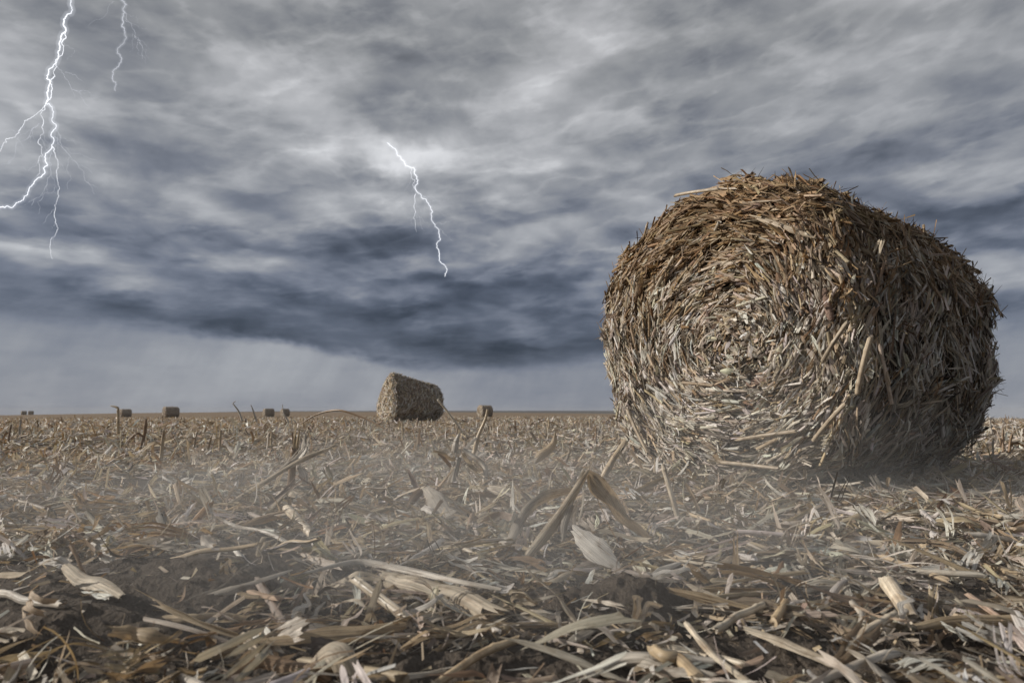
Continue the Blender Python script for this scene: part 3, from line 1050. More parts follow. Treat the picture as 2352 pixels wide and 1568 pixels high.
P_ = Plant('corn_leaf', 'broad brown-grey leaf drooping from an arched stem in the dust', 'corn leaf')
a = P_.part('leaf', MAT_LEAF)
piece(a, path(c3, [(450, 932), (560, 870), (690, 828)], 2.75, 2.5), [.012, .018, .022], PALE, 2.0)
piece(a, path(c3, [(685, 828), (745, 900), (840, 1040), (990, 1165)], 2.5, 2.25), [.022, .062, .075, .030], GREY, .9, C=7, hint=(0, -1, .35), ruffle=.12)
ribbons(a, 3, path(c3, [(690, 830), (620, 900), (580, 980)], 2.52, 2.5), [.03, .06, .03], BROWN, arc=.8, hint=(0, -1, .3))
piece(a, path(c3, [(700, 850), (900, 880), (1150, 880), (1320, 940)], 2.6, 2.75), [.02, .03, .04, .01], BROWN, 1.2, twist=1)
P_.done()


def single(name, label, cat, mat, conv, pts, wid, tint, arc, d=None, d1=None, lift=.012, **kw):
    P_ = Plant(name, label, cat)
    a = P_.part(name, mat)
    nfr = kw.pop('fray', 0)
    p = path(conv, pts, d, d1) if d else lying(conv, pts, lift=lift)
    if nfr:
        ribbons(a, nfr, p, wid, tint, arc=arc, **kw)
    else:
        piece(a, p, wid, tint, arc, **kw)
    return P_.done()


T2 = 2 * PI
single('corn_stalk', 'thin straight stalk leaning upright before the foot of the huge bale', 'corn stalk', MAT_STALK, c3, [(2235, 685), (2262, 790), (2300, 920), (2352, 1115)],
       [.015, .016, .017, .017], PALE, T2, 2.3, 2.25, nodes=2)
single('corn_stalk', 'leaning jagged stalk at the lower corner of the huge bale', 'corn stalk', MAT_STALK, c3, [(1842, 795), (1890, 715), (1920, 660), (1985, 565)],
       [.03, .034, .032, .03], TAN, T2, 3.45, 3.45, rag=.8)
single('stalk_sheath', 'thick pale stalk in a torn sheath with a tattered end, lying in the dust', 'corn stalk', MAT_LEAF, c4, [(1765, 378), (1830, 400), (1900, 432), (2080, 490), (2275, 548)],
       [.030, .042, .046, .042, .036], PALE, 4.2, C=9, lift=.03, rag=.9)
single('corn_stalk', 'straight pale stick leaning on the ground beside the tattered sheath', 'corn stalk', MAT_STALK, c4, [(1640, 385), (1760, 475), (1890, 575)], [.017, .018, .018], PALE, T2,
       1.36, 1.24, nodes=1)
single('corn_stalk', 'short stalk piece with a ringed node below the split standing stalk', 'corn stalk', MAT_STALK, c2, [(1885, 1000), (1920, 1035), (1960, 1075), (2045, 1165)],
       [.030, .030, .027, .025], PALE, T2, 2.32, 2.12, nodes=2)
single('corn_husk', 'smooth white husk standing on edge below the upturned V leaf', 'corn husk', MAT_LEAF, c3, [(1662, 1100), (1720, 1160), (1790, 1225), (1870, 1290), (1955, 1355)],
       [.022, .052, .060, .045, .012], WHITE_C, 1.2, 1.78, 1.68, C=5, hint=(0, -1, .45))
single('corn_stalk', 'long bleached half stalk lying level in front of the bale shadow', 'corn stalk', MAT_STALK, c5, [(1450, 228), (1600, 206), (1800, 214), (2065, 240)], [.012, .028, .028, .026],
       PALE, 3.4, C=7, lift=.03)
single('corn_stalk', 'short thick chunk of pale stalk tilted in the litter', 'corn stalk', MAT_STALK, c5, [(1712, 405), (1770, 480), (1840, 590)], [.030, .031, .027], PALE, T2, 1.38, 1.24, nodes=1, rag=.6)
single('corn_stalk', 'long yellowish split stalk lying level, running out of the picture', 'corn stalk', MAT_STALK, c5, [(1850, 585), (2050, 560), (2352, 570), (2560, 578)], [.012, .022, .024, .022], TAN, 3.2,
       C=7, lift=.03)
single('corn_leaf', 'long folded tan leaf lying across the litter near the lower edge', 'corn leaf', MAT_LEAF, c4, [(1150, 650), (1400, 628), (1620, 612), (1870, 572)], [.014, .026, .034, .012], TAN, 1.4,
       C=7, lift=.035, ruffle=.2, twist=.6)
single('corn_leaf', 'curled rusty brown leaf at the very bottom of the picture', 'corn leaf', MAT_LEAF, c4, [(1075, 795), (1200, 775), (1320, 765), (1440, 790), (1520, 830)], [.012, .026, .03, .026, .01], BROWN, 1.6,
       C=7, lift=.03, ruffle=.3)
single('corn_husk', 'shiny bleached husk catching the sun, split along its length', 'corn husk', MAT_LEAF, c4, [(432, 190), (470, 212), (515, 250), (565, 310)], [.03, .05, .052, .03], WHITE_C, 1.5, 1.84, 1.72, C=7, fray=0,
       hint=(-.4, -.5, .7), ruffle=.2)
single('corn_leaf', 'pale cupped leaf lying on dark soil under a thin brown twig', 'corn leaf', MAT_LEAF, c4, [(300, 300), (375, 368), (460, 402), (560, 442)], [.02, .034, .034, .012], PALE, 1.5, C=7, lift=.03)
single('corn_twig', 'thin brown twig poking up through the pale cupped leaf', 'twig', MAT_STALK, c4, [(328, 212), (350, 255), (378, 320), (408, 400)], [.010, .007, .006, .005], BROWN, T2, 1.50, 1.46)
single('corn_stalk', 'narrow bright sliver of stalk stuck slantwise in bare soil', 'corn stalk', MAT_STALK, c4, [(168, 338), (195, 388), (228, 455)], [.008, .011, .009], WHITE_C, 2.6, 1.52, 1.44)
single('corn_stalk', 'bright sliver of stalk standing slantwise on soil, beside a narrow curled leaf', 'corn stalk', MAT_STALK, c4, [(1083, 228), (1115, 280), (1148, 342)], [.012, .014, .011], WHITE_C, 2.8, 1.66, 1.58)
single('corn_leaf', 'narrow curled leaf beside a bright sliver of stalk on soil', 'corn leaf', MAT_LEAF, c4, [(1120, 248), (1160, 285), (1192, 302), (1228, 338)], [.006, .014, .012, .005], PALE, 1.4, 1.66, 1.58)
single('corn_stalk', 'kinked standing stalk in front of a far bale', 'corn stalk', MAT_STALK, c2, [(776, 480), (776, 400), (774, 340), (765, 315), (722, 300)], [.038, .036, .036, .034, .012], TAN, T2, 9.6)
single('corn_twig', 'crooked bare twig against the skyline, tallest of three', 'twig', MAT_STALK, c2, [(1582, 400), (1560, 340), (1532, 300), (1524, 284), (1541, 268)], [.022, .02, .016, .014, .006], GREY, T2, 8.0)
single('corn_twig', 'short bare twig leaning before the skyline between two taller ones', 'twig', MAT_STALK, c2, [(1676, 400), (1655, 335), (1638, 292)], [.02, .018, .008], GREY, T2, 8.0)
single('corn_twig', 'thin upright twig in front of the narrower hazy far bale', 'twig', MAT_STALK, c2, [(1886, 410), (1858, 360), (1849, 330), (1845, 288)], [.018, .016, .012, .006], GREY, T2, 8.0)
single('corn_stalk', 'pale straight stalk leaning beside the peaked bale', 'corn stalk', MAT_STALK, c3, [(768, 263), (830, 342), (895, 430), (930, 480)], [.03, .034, .036, .036], PALE, T2, 10.0)
single('corn_twig', 'long arching bare twig lying over the litter near the peaked bale', 'twig', MAT_STALK, c3, [(-130, 420), (-30, 365), (60, 338), (150, 336), (300, 388), (420, 450)], [.008, .014, .016, .016, .014, .012],
       BROWN, T2, 6.0, 5.6)
single('corn_leaf', 'upright pointed sheath leaf between the crooked stalk and the huge bale', 'corn leaf', MAT_LEAF, c3, [(1368, 702), (1440, 625), (1500, 575), (1530, 530), (1537, 470)], [.02, .06, .06, .04, .006], TAN, 1.8, 4.5, 4.5,
       C=7, hint=(0, -1, .3))
single('corn_leaf', 'dark weathered leaf lying level amid yellow scraps', 'corn leaf', MAT_LEAF, c5, [(1000, 470), (1110, 482), (1220, 505), (1335, 548)], [.014, .032, .030, .010], (.28, .225, .165), 1.2, C=7, lift=.035)
single('corn_leaf', 'pale flat leaf sloping down beside the dark weathered leaf', 'corn leaf', MAT_LEAF, c5, [(810, 385), (870, 420), (930, 455), (985, 495)], [.012, .026, .03, .02], PALE, .8, C=5, lift=.035)
single('corn_stalk', 'grey bent stalk lying along the bottom edge of the picture', 'corn stalk', MAT_STALK, c5, [(330, 832), (480, 762), (620, 745), (760, 748), (940, 764)], [.015, .019, .019, .018, .014], GREY, T2, lift=.02)
single('corn_stalk', 'tan stalk sloping out of the bottom edge, crossing the grey bent stalk', 'corn stalk', MAT_STALK, c5, [(655, 715), (700, 740), (770, 785), (860, 850)], [.016, .018, .019, .018], TAN, T2, lift=.035, nodes=1)
single('corn_stalk', 'flattened long grey stalk lying level across the bare mound', 'corn stalk', MAT_STALK, c4, [(1405, 335), (1640, 325), (1850, 335), (2100, 372), (2300, 408)], [.010, .017, .017, .015, .008], GREY, 2.6, lift=.045)
single('corn_leaf', 'long dull leaf lying from bare soil toward the tattered sheath', 'corn leaf', MAT_LEAF, c4, [(1000, 430), (1120, 395), (1240, 355), (1340, 320)], [.02, .026, .022, .008], GREY, 1.2, C=5, lift=.03)
single('corn_stalk', 'two-edged tan stalk lying level in the bare soil', 'corn stalk', MAT_STALK, c4, [(775, 545), (900, 542), (1010, 545), (1125, 548)], [.014, .016, .016, .014], TAN, 3.0, lift=.02)
single('corn_leaf', 'rolled brown leaf piece lying below the level tan stalk', 'corn leaf', MAT_LEAF, c4, [(500, 600), (620, 612), (740, 635), (860, 660)], [.02, .026, .022, .012], TAN, 2.4, C=7, lift=.025)
single('corn_leaf', 'broad curved leaf tumbled over the bottom edge, pale and folded', 'corn leaf', MAT_LEAF, c4, [(1400, 830), (1450, 740), (1520, 690), (1570, 720), (1600, 800)], [.012, .026, .036, .04, .03], PALE, 1.4, 1.06, 1.0, C=7)

# -- kinds that repeat: a few built once, then copied
def proto(name, label, cat, group, build):
    P_ = Plant(name, label, cat, group)
    build(P_)
    return P_.done()


def drop(o, x, y, rz, scale, dz=0., first=False):
    c = o if first else o.copy()
    if not first:
        col.objects.link(c)
        for ch in o.children:
            k = ch.copy(); col.objects.link(k); k.parent = c
    c.location = (x, y, float(ground_z(x, y)) + dz)
    c.rotation_euler = (0, 0, rz)
    c.scale = (scale,) * 3
    return c


def stub(P_, h, lean, kind):
    a = P_.part('stem', MAT_STALK)
    tp = np.array([lean, .1 * lean, h])
    t_ = [TAN, GREY, BROWN, (.33, .25, .165)][kind % 4]
    piece(a, [(0, 0, -.03), tp * .5 + rng.normal(0, .006, 3), tp], [.030, .026, .022], t_, T2 if kind % 3 else 3.6, C=7, nodes=1, rag=.9)
    a = P_.part('leaf', MAT_LEAF)
    q = tp * rng.uniform(.3, .8)
    sgn = rng.choice([-1, 1])
    ribbons(a, 2, [q, q + (sgn * .05, -.02, .03), q + (sgn * .11, -.04, -.02), q + (sgn * .14, -.05, -q[2] * .8)], [.02, .03, .024, .006], t_, arc=1.2)
    if kind % 2:
        a = P_.part('leaf', MAT_LEAF)
        piece(a, [tp * .9, tp + (-sgn * .02, 0, .04), tp + (-sgn * .06, .02, .07)], [.02, .014, .004], PALE, 1.4)


STUBS = 'stubs standing in the corn litter'
protos = [proto('corn_stub', 'broken upright corn stub sticking out of the litter', 'corn stub', STUBS, lambda P_, i=i: stub(P_, .10 + .022 * i, rng.uniform(-.07, .07), i)) for i in range(7)]
spots = []
while len(spots) < 110:
    r = rng.uniform(5.2 ** .6, 30 ** .6) ** (1 / .6)
    a_ = rng.uniform(-.68, .68)
    x, y = r * math.sin(a_), r * math.cos(a_)
    if x > .55 and 2.7 < y < 5.2 and x < 3.0:
        continue
    spots.append((x, y))
for i, (x, y) in enumerate(spots):
    r = math.hypot(x, y)
    drop(protos[i % 7], x, y, rng.uniform(0, 6.28), rng.uniform(.6, 1.1), first=i < 7)


def lay_piece(P_, kind, i):
    def arcpath(ln, sag, side):
        t = np.linspace(-.5, .5, 5)
        return np.stack([t * ln, side * t ** 2 * ln + rng.normal(0, .004, 5), .012 + sag * (1 - 4 * t ** 2) * ln + rng.uniform(0, .008, 5)], -1)
    if kind == 'leaf':
        a = P_.part('corn_leaf', MAT_LEAF)
        w = rng.uniform(.015, .027)
        t_ = [PALE, TAN, GREY, (.28, .21, .14), PALE, WHITE_C][i % 6]
        if i % 2:
            ribbons(a, 3, arcpath(rng.uniform(.15, .28), rng.uniform(.01, .08), rng.uniform(-.3, .3)), [w * .6, w * 1.1, w * 1.1, w * .8, .006], t_, arc=1.0, twist=rng.normal(0, .9))
        else:
            piece(a, arcpath(rng.uniform(.14, .28), rng.uniform(.01, .09), rng.uniform(-.4, .4)), [w * .5, w, w, w * .8, .006], t_, rng.uniform(.5, 1.5), C=7,
                  twist=rng.normal(0, .9), ruffle=.35)
    elif kind == 'stalk':
        a = P_.part('corn_stalk', MAT_STALK)
        w = rng.uniform(.011, .018)
        piece(a, arcpath(rng.uniform(.12, .32), .01, rng.uniform(-.06, .06)), [w, w * 1.05, w], [PALE, TAN, GREY][i % 3], T2 if i % 2 else 3.4, C=7, nodes=1 + i % 2, rag=.6)
    else:
        a = P_.part('corn_husk', MAT_LEAF)
        w = rng.uniform(.022, .036)
        ribbons(a, 4, arcpath(rng.uniform(.08, .14), rng.uniform(.06, .2), rng.uniform(-.3, .3)), [w * .6, w, w * 1.1, w * .8, .01], [WHITE_C, PALE, WHITE_C][i % 3], arc=1.1, off=.016, ruffle=.2)


for kind, cat, lab, grp, nvar, ncopy in (
        ('leaf', 'corn leaf', 'loose dry corn leaf lying on the near litter', 'leaves lying on the near litter', 12, 90),
        ('stalk', 'corn stalk', 'broken length of corn stalk lying on the near litter', 'stalk lengths lying on the near litter', 9, 60),
        ('husk', 'corn husk', 'shredded pale corn husk lying on the near litter', 'husks lying on the near litter', 8, 60)):
    ps = [proto('corn_' + kind, lab, cat, grp, lambda P_, i=i: lay_piece(P_, kind, i)) for i in range(nvar)]
    k = 0
    while k < ncopy:
        r = rng.uniform(.98, 3.0)
        a_ = rng.uniform(-.70, .70)
        x, y = r * math.sin(a_), r * math.cos(a_)
        if rng.uniform() < .8 * soil_mask(np.array([x]), np.array([y]))[0] or (x > .5 and y > 2.5):
            continue
        c = drop(ps[k % nvar], x, y, rng.uniform(0, 6.28), rng.uniform(.75, 1.1), rng.uniform(.005, .03), first=k < nvar)
        c.rotation_euler = (rng.normal(0, .25), rng.normal(0, .14), rng.uniform(0, 6.28))
        k += 1
print('features', time.time() - T00)

# ------------------------------------------------------------------ haze
def box(name, lo, hi, mat):
    x0, y0, z0 = lo; x1, y1, z1 = hi
    v = [(x0, y0, z0), (x1, y0, z0), (x1, y1, z0), (x0, y1, z0), (x0, y0, z1), (x1, y0, z1), (x1, y1, z1), (x0, y1, z1)]
    f = [(3, 2, 1, 0), (4, 5, 6, 7), (0, 1, 5, 4), (1, 2, 6, 5), (2, 3, 7, 6), (3, 0, 4, 7)]
    me = bpy.data.meshes.new(name); me.from_pydata(v, [], f); me.materials.append(mat)
    o = bpy.data.objects.new(name, me); col.objects.link(o)
    return o


m, nt = new_mat('haze_air')
pv = N(nt, 'ShaderNodeVolumePrincipled')
pv.inputs['Density'].default_value = .0004
pv.inputs['Color'].default_value = (.62, .63, .65, 1)
L(nt, pv.outputs[0], N(nt, 'ShaderNodeOutputMaterial').inputs['Volume'])
zz = np.empty(len(g.data.vertices) * 3, np.float32); g.data.vertices.foreach_get('co', zz)
z2 = np.empty(len(ff.data.vertices) * 3, np.float32); ff.data.vertices.foreach_get('co', z2)
zlow = float(min(zz[2::3].min(), z2[2::3].min()))
o = box('haze', (-1000, -1000, zlow - 1), (1000, 1000, 2.4), m)
tag(o, 'thin pale haze hanging over the whole field', 'haze', kind='stuff')

m, nt = new_mat('dust_air')
pv = N(nt, 'ShaderNodeVolumePrincipled')
pv.inputs['Color'].default_value = (.80, .79, .775, 1)
geo = N(nt, 'ShaderNodeNewGeometry')
pos = geo.outputs['Position']
nz = noise_node(nt, pos, 2.2, 3, .55, .4)
dens = None
for c_, r_, a_ in (((-.1, 1.85, .02), (1.35, 1.0, .36), .62), ((.35, 1.75, .0), (1.1, .85, .34), .42), ((1.1, 3.1, .05), (1.3, .85, .70), .38),
                   ((-1.3, 2.5, .0), (1.6, 1.3, .32), .50), ((-.5, 3.7, .05), (2.0, 1.3, .38), .34), ((1.9, 2.5, 0), (1.2, .9, .30), .30),
                   ((-.4, 1.35, 0), (1.3, .6, .24), .42)):
    sub = N(nt, 'ShaderNodeVectorMath', operation='SUBTRACT'); sub.inputs[1].default_value = c_
    L(nt, pos, sub.inputs[0])
    dv = N(nt, 'ShaderNodeVectorMath', operation='DIVIDE'); dv.inputs[1].default_value = r_
    L(nt, sub.outputs[0], dv.inputs[0])
    ln_ = N(nt, 'ShaderNodeVectorMath', operation='LENGTH'); L(nt, dv.outputs[0], ln_.inputs[0])
    fo = N(nt, 'ShaderNodeMapRange', interpolation_type='SMOOTHSTEP')
    L(nt, ln_.outputs['Value'], fo.inputs[0])
    for i_, q_ in enumerate((.05, 1.0, a_, 0.0)):
        fo.inputs[i_ + 1].default_value = q_
    dens = fo.outputs[0] if dens is None else math_node(nt, 'ADD', dens, fo.outputs[0])
dens = math_node(nt, 'MULTIPLY', dens, maprange(nt, nz.outputs['Fac'], .34, .66, .25, 1.15))
L(nt, dens, pv.inputs['Density'])
L(nt, pv.outputs[0], N(nt, 'ShaderNodeOutputMaterial').inputs['Volume'])
m.cycles.volume_step_rate = 1.0
o = box('haze.001', (-2.7, .8, -.15), (3.1, 4.9, .78), m)
tag(o, 'low dust drifting just above the litter in front of the huge bale', 'dust', kind='stuff')

# ------------------------------------------------------------------ lightning
MAT_BOLT = emit_material('lightning', (.93, .95, 1.0), 1.35)
MAT_BOLT_SOFT = emit_material('lightning_soft', (.88, .91, 1.0), .72)
BOLT_D = 1800.0
MAT_GLOW, nt = new_mat('lightning_glow')           # the lit, rainy air right around a channel
em = N(nt, 'ShaderNodeEmission')
em.inputs['Color'].default_value = (.9, .93, 1.0, 1)
em.inputs['Strength'].default_value = .0075
L(nt, em.outputs[0], N(nt, 'ShaderNodeOutputMaterial').inputs['Volume'])


def bolt_tube(name, pts, r0, r1, parent, mat, seed, rough=.16, depth=0.):
    r = np.random.default_rng(seed)
    P = [np.array(q, float) for q in pts]
    for it in range(4):
        Q = [P[0]]
        for a, c in zip(P[:-1], P[1:]):
            ln = np.linalg.norm(c - a)
            if ln > 5:
                nrm_ = np.array([-(c - a)[1], (c - a)[0]]) / max(ln, 1e-6)
                Q.append((a + c) / 2 + nrm_ * r.normal(0, rough * min(ln, 40)))
            Q.append(c)
        P = Q
    P = np.array(P)
    pt = np.array([at_depth(x, y, BOLT_D + depth) for x, y in P])
    k = np.linspace(0, 1, len(pt))
    rad = (r0 + (r1 - r0) * k) / FPX * BOLT_D * (1 + (.28 if name != 'glow' else 0) * np.interp(k * 14, np.arange(15), r.normal(0, 1, 15)).clip(-1.5, 1.5))
    Td = unit(np.gradient(pt, axis=0))
    B = unit(np.cross(Td, np.array([0, 1.0, 0.001])))
    U = np.cross(B, Td)
    C = 7
    an = np.linspace(0, 2 * PI, C)
    v = pt[:, None] + (B[:, None] * np.cos(an)[None, :, None] + U[:, None] * np.sin(an)[None, :, None]) * rad[:, None, None]
    ac = Acc()
    v = v.reshape(-1, 3)
    ac.add(v, grid_quads(1, len(pt), C)[:, ::-1], np.ones((len(v), 3)), v)
    return ac.obj(name, mat, parent)


def sz(x, y):      # from the first lightning close-up (480 x 700 source pixels at 2.24x) to the raster
    return (x / 2.24 * .91875, y / 2.24 * .91875)


def sq(x, y):      # from the second close-up (400 x 420 source pixels from 900, 300)
    return ((x / 3.733 + 900) * .91875, (y / 3.733 + 300) * .91875)


def make_bolt(label, main, branches, conv, rmain, seed, glow=True, core=None):
    core = core or MAT_BOLT
    root = bpy.data.objects.new('lightning_bolt', None)
    col.objects.link(root)
    p0 = at_depth(*conv(*main[-1]), BOLT_D)
    tag(root, label, 'lightning')
    bolt_tube('main_channel', [conv(*q) for q in main], rmain, rmain * .8, root, core, seed, .15)
    if glow:
        bolt_tube('glow', [conv(*q) for q in main], rmain * 9, rmain * 6, root, MAT_GLOW, seed, .15)
        bolt_tube('glow', [conv(*q) for q in main], rmain * 4, rmain * 2.6, root, MAT_GLOW, seed, .15)
    for i, (lv, pts) in enumerate(branches):
        r0 = {1: rmain * .8, 2: rmain * .55, 3: rmain * .36, 4: rmain * .22}[lv]
        bolt_tube('branch', [conv(*q) for q in pts], r0, r0 * .45 if lv > 1 else r0 * .75, root, core if lv < 3 else MAT_BOLT_SOFT, seed + 7 * i + 3, .13)
        if lv in (1, 2, 3):
            hr = np.random.default_rng(seed * 31 + i)
            P_ = [np.array(conv(*q)) for q in pts]
            for h in range(3 if lv > 1 else 2):
                j = hr.integers(0, len(P_) - 1)
                q = P_[j] + (P_[j + 1] - P_[j]) * hr.uniform()
                d_ = P_[-1] - P_[0]
                an = math.atan2(d_[1], d_[0]) + hr.choice([-1, 1]) * hr.uniform(.3, .9)
                ln_ = hr.uniform(18, 60)
                tip = q + ln_ * np.array([math.cos(an), math.sin(an)])
                bolt_tube('branch', [q, (q + tip) / 2 + hr.normal(0, 4, 2), tip], rmain * .20, rmain * .06, root, MAT_BOLT_SOFT, seed + 50 + 9 * i + h, .16)
    return root


make_bolt('longest lightning bolt, thick white trunk forking into many branches at the edge of the sky',
          [(404, -60), (396, 0), (378, 80), (356, 110), (366, 180), (340, 210), (325, 290), (318, 340), (300, 365), (272, 410), (280, 470), (262, 520), (256, 580),
           (300, 625), (315, 700), (285, 760), (290, 820), (250, 880), (252, 970), (205, 1005), (165, 1050), (130, 1120), (75, 1157), (-20, 1165)],
          [(1, [(366, 180), (345, 240), (356, 280), (320, 330), (300, 400), (285, 450), (288, 520), (262, 575)]),
           (2, [(290, 820), (308, 860), (318, 950), (325, 1020), (330, 1100), (310, 1170), (318, 1260), (290, 1330), (296, 1450)]),
           (2, [(256, 580), (225, 640), (240, 700), (222, 780), (240, 870), (212, 910), (205, 985)]),
           (2, [(250, 590), (205, 640), (135, 690), (75, 770), (35, 775), (0, 850)]),
           (3, [(220, 690), (180, 720), (150, 780), (90, 800), (80, 880), (50, 920)]),
           (3, [(315, 720), (340, 770), (360, 840), (400, 890), (440, 940), (470, 990), (510, 1040), (530, 1085)]),
           (4, [(350, 820), (420, 860), (490, 880), (535, 895)]),
           (4, [(392, 880), (375, 950), (400, 1000), (378, 1060)]),
           (4, [(440, 930), (490, 940), (520, 970)]),
           (3, [(318, 370), (350, 410), (385, 460), (400, 500), (450, 520), (470, 570), (505, 605)]),
           (4, [(365, 405), (430, 430), (470, 460)]),
           (3, [(290, 850), (285, 930), (265, 1000), (250, 1060), (200, 1110), (175, 1150)]),
           (4, [(305, 1050), (250, 1080), (210, 1130), (215, 1200)]),
           (4, [(240, 720), (255, 790), (285, 830)]),
           (4, [(310, 1170), (280, 1200), (240, 1250)]),
           (3, [(315, 730), (325, 800), (300, 850)]),
           (4, [(150, 780), (180, 760), (170, 800)]),
           (4, [(212, 910), (180, 935), (110, 935)]),
           (4, [(110, 720), (100, 780), (130, 830)])], sz, .98, 5)
make_bolt('short forked lightning bolt high up beside the longest one',
          [(690, -60), (678, 0), (688, 60), (690, 120), (700, 180), (695, 240), (660, 270), (675, 320), (665, 370), (635, 410), (650, 460), (648, 510)],
          [(2, [(688, 60), (708, 80), (705, 120), (740, 160), (755, 200), (790, 250), (797, 330)]),
           (3, [(755, 200), (770, 245), (765, 270)]), (4, [(770, 220), (810, 250), (835, 275)]),
           (4, [(745, 180), (745, 230)]), (4, [(797, 310), (815, 360)]), (4, [(640, 10), (600, 70), (560, 110), (490, 150)])], sz, .62, 55, core=MAT_BOLT_SOFT)
make_bolt('slanting lightning bolt in the middle of the sky, ending above the peaked bale',
          [(255, 215), (330, 270), (350, 330), (415, 400), (480, 445), (515, 465), (532, 530), (525, 660), (570, 720), (640, 780), (660, 810), (678, 860), (668, 910), (700, 975),
           (738, 1030), (750, 1110), (715, 1190), (742, 1250), (740, 1310), (795, 1360), (808, 1410), (792, 1460)],
          [(2, [(480, 455), (480, 510), (510, 560), (500, 620), (522, 670)]),
           (2, [(518, 690), (515, 760), (520, 860), (500, 915), (515, 970), (524, 1040)]),
           (3, [(575, 700), (630, 740), (660, 770)]), (4, [(480, 530), (450, 610), (410, 670)]),
           (4, [(670, 790), (740, 850), (810, 900)]), (4, [(590, 710), (680, 740), (760, 800)]),
           (4, [(740, 1010), (790, 1070), (865, 1130)]), (4, [(710, 970), (780, 980), (860, 935)]),
           (4, [(500, 915), (480, 980)]), (4, [(530, 760), (560, 830), (580, 860)])], sq, .66, 99)

# ------------------------------------------------------------------ sky
SUN_AZ, SUN_EL = math.radians(272), math.radians(24)     # clockwise from +Y (the view direction)
world = bpy.data.worlds.new('World')
scene.world = world
world.use_nodes = True
nt = world.node_tree
nt.nodes.clear()
GX = [-100, 0, 150, 300, 450, 600, 750, 900, 1050, 1200, 1350, 1500, 1650, 1800, 1950, 2100, 2250, 2450]
GRID = {
    -40: [160, 165, 150, 145, 160, 155, 145, 130, 150, 165, 165, 155, 142, 140, 165, 160, 158, 150],
    60: [160, 166, 150, 148, 152, 160, 150, 135, 150, 170, 165, 150, 142, 148, 165, 165, 155, 148],
    150: [175, 180, 165, 142, 152, 200, 165, 136, 142, 182, 172, 150, 145, 162, 165, 155, 148, 145],
    250: [180, 184, 172, 164, 158, 165, 172, 140, 165, 186, 166, 152, 146, 152, 148, 146, 142, 136],
    340: [150, 148, 142, 138, 132, 138, 160, 228, 186, 172, 160, 150, 144, 146, 148, 146, 146, 160],
    420: [142, 142, 152, 164, 168, 154, 136, 160, 172, 160, 154, 146, 142, 140, 138, 136, 146, 152],
    490: [140, 142, 140, 142, 158, 152, 132, 128, 148, 152, 152, 142, 140, 138, 132, 128, 132, 140],
    560: [132, 136, 148, 142, 142, 146, 132, 118, 122, 146, 150, 142, 136, 132, 126, 118, 122, 130],
    610: [130, 130, 150, 155, 140, 138, 126, 116, 112, 130, 144, 140, 132, 128, 124, 120, 124, 134],
    650: [112, 112, 128, 146, 138, 128, 130, 116, 110, 118, 130, 134, 130, 128, 128, 130, 136, 142],
    690: [138, 136, 120, 112, 110, 112, 122, 116, 110, 112, 122, 128, 128, 128, 128, 130, 138, 140],
    730: [114, 114, 114, 112, 110, 106, 106, 108, 106, 108, 116, 122, 124, 126, 128, 130, 134, 136],
    780: [118, 120, 122, 124, 124, 120, 116, 106, 104, 106, 114, 120, 126, 128, 128, 130, 132, 132],
    830: [143, 144, 145, 146, 154, 158, 148, 122, 112, 112, 120, 128, 130, 130, 130, 132, 134, 134],
    870: [146, 146, 146, 147, 150, 153, 154, 150, 136, 130, 132, 134, 134, 134, 134, 136, 138, 138],
    935: [150, 150, 150, 150, 150, 149, 148, 147, 146, 144, 143, 143, 143, 143, 144, 146, 148, 148],
}
GY = sorted(GRID)
GV = np.array([GRID[k] for k in GY], float)


def grid_value(px, py):
    py = min(max(py, GY[0]), GY[-1])
    j = min(max(int(np.searchsorted(GY, py)) - 1, 0), len(GY) - 2)
    f = (py - GY[j]) / (GY[j + 1] - GY[j])
    return np.interp(px, GX, GV[j]) * (1 - f) + np.interp(px, GX, GV[j + 1]) * f


def dir_to_px(azm, el):
    x, y, z = math.sin(azm) * math.cos(el), math.cos(azm) * math.cos(el), math.sin(el)
    c, s = math.cos(PITCH), math.sin(PITCH)
    fy, fz = c * y + s * z, -s * y + c * z
    return CX + FPX * x / fy, CY - FPX * fz / fy


def lin(v):
    v /= 255.0
    return v / 12.92 if v <= .04045 else ((v + .055) / 1.055) ** 2.4


tc = N(nt, 'ShaderNodeTexCoord')
dirv = tc.outputs['Generated']
sep = N(nt, 'ShaderNodeSeparateXYZ')
L(nt, dirv, sep.inputs[0])
azn = math_node(nt, 'ARCTAN2', sep.outputs[0], sep.outputs[1])
eln = math_node(nt, 'ARCSINE', sep.outputs[2])
# cloud-plane coordinates: streaks crowd together towards the horizon as real cloud decks do
den = math_node(nt, 'ADD', math_node(nt, 'MAXIMUM', sep.outputs[2], 0.0), .13)
cxn = math_node(nt, 'DIVIDE', sep.outputs[0], den)
cyn = math_node(nt, 'DIVIDE', sep.outputs[1], den)
cmb = N(nt, 'ShaderNodeCombineXYZ')
L(nt, cxn, cmb.inputs[0]); L(nt, cyn, cmb.inputs[1])
plane = cmb.outputs[0]
cm2 = N(nt, 'ShaderNodeCombineXYZ')
L(nt, azn, cm2.inputs[0]); L(nt, math_node(nt, 'MULTIPLY', eln, 1.7), cm2.inputs[1])
sph = cm2.outputs[0]
warp_n = noise_node(nt, sph, 4.5, 5, .6, .4)
wsep = N(nt, 'ShaderNodeSeparateColor')
L(nt, warp_n.outputs['Color'], wsep.inputs[0])
waz = math_node(nt, 'ADD', azn, math_node(nt, 'MULTIPLY', math_node(nt, 'SUBTRACT', wsep.outputs[0], .5), .24))
wamp = maprange(nt, eln, .03, .30, .03, .15)
wel = math_node(nt, 'ADD', eln, math_node(nt, 'MULTIPLY', math_node(nt, 'SUBTRACT', wsep.outputs[1], .5), wamp))
AZ0, AZ1 = -.75, .75
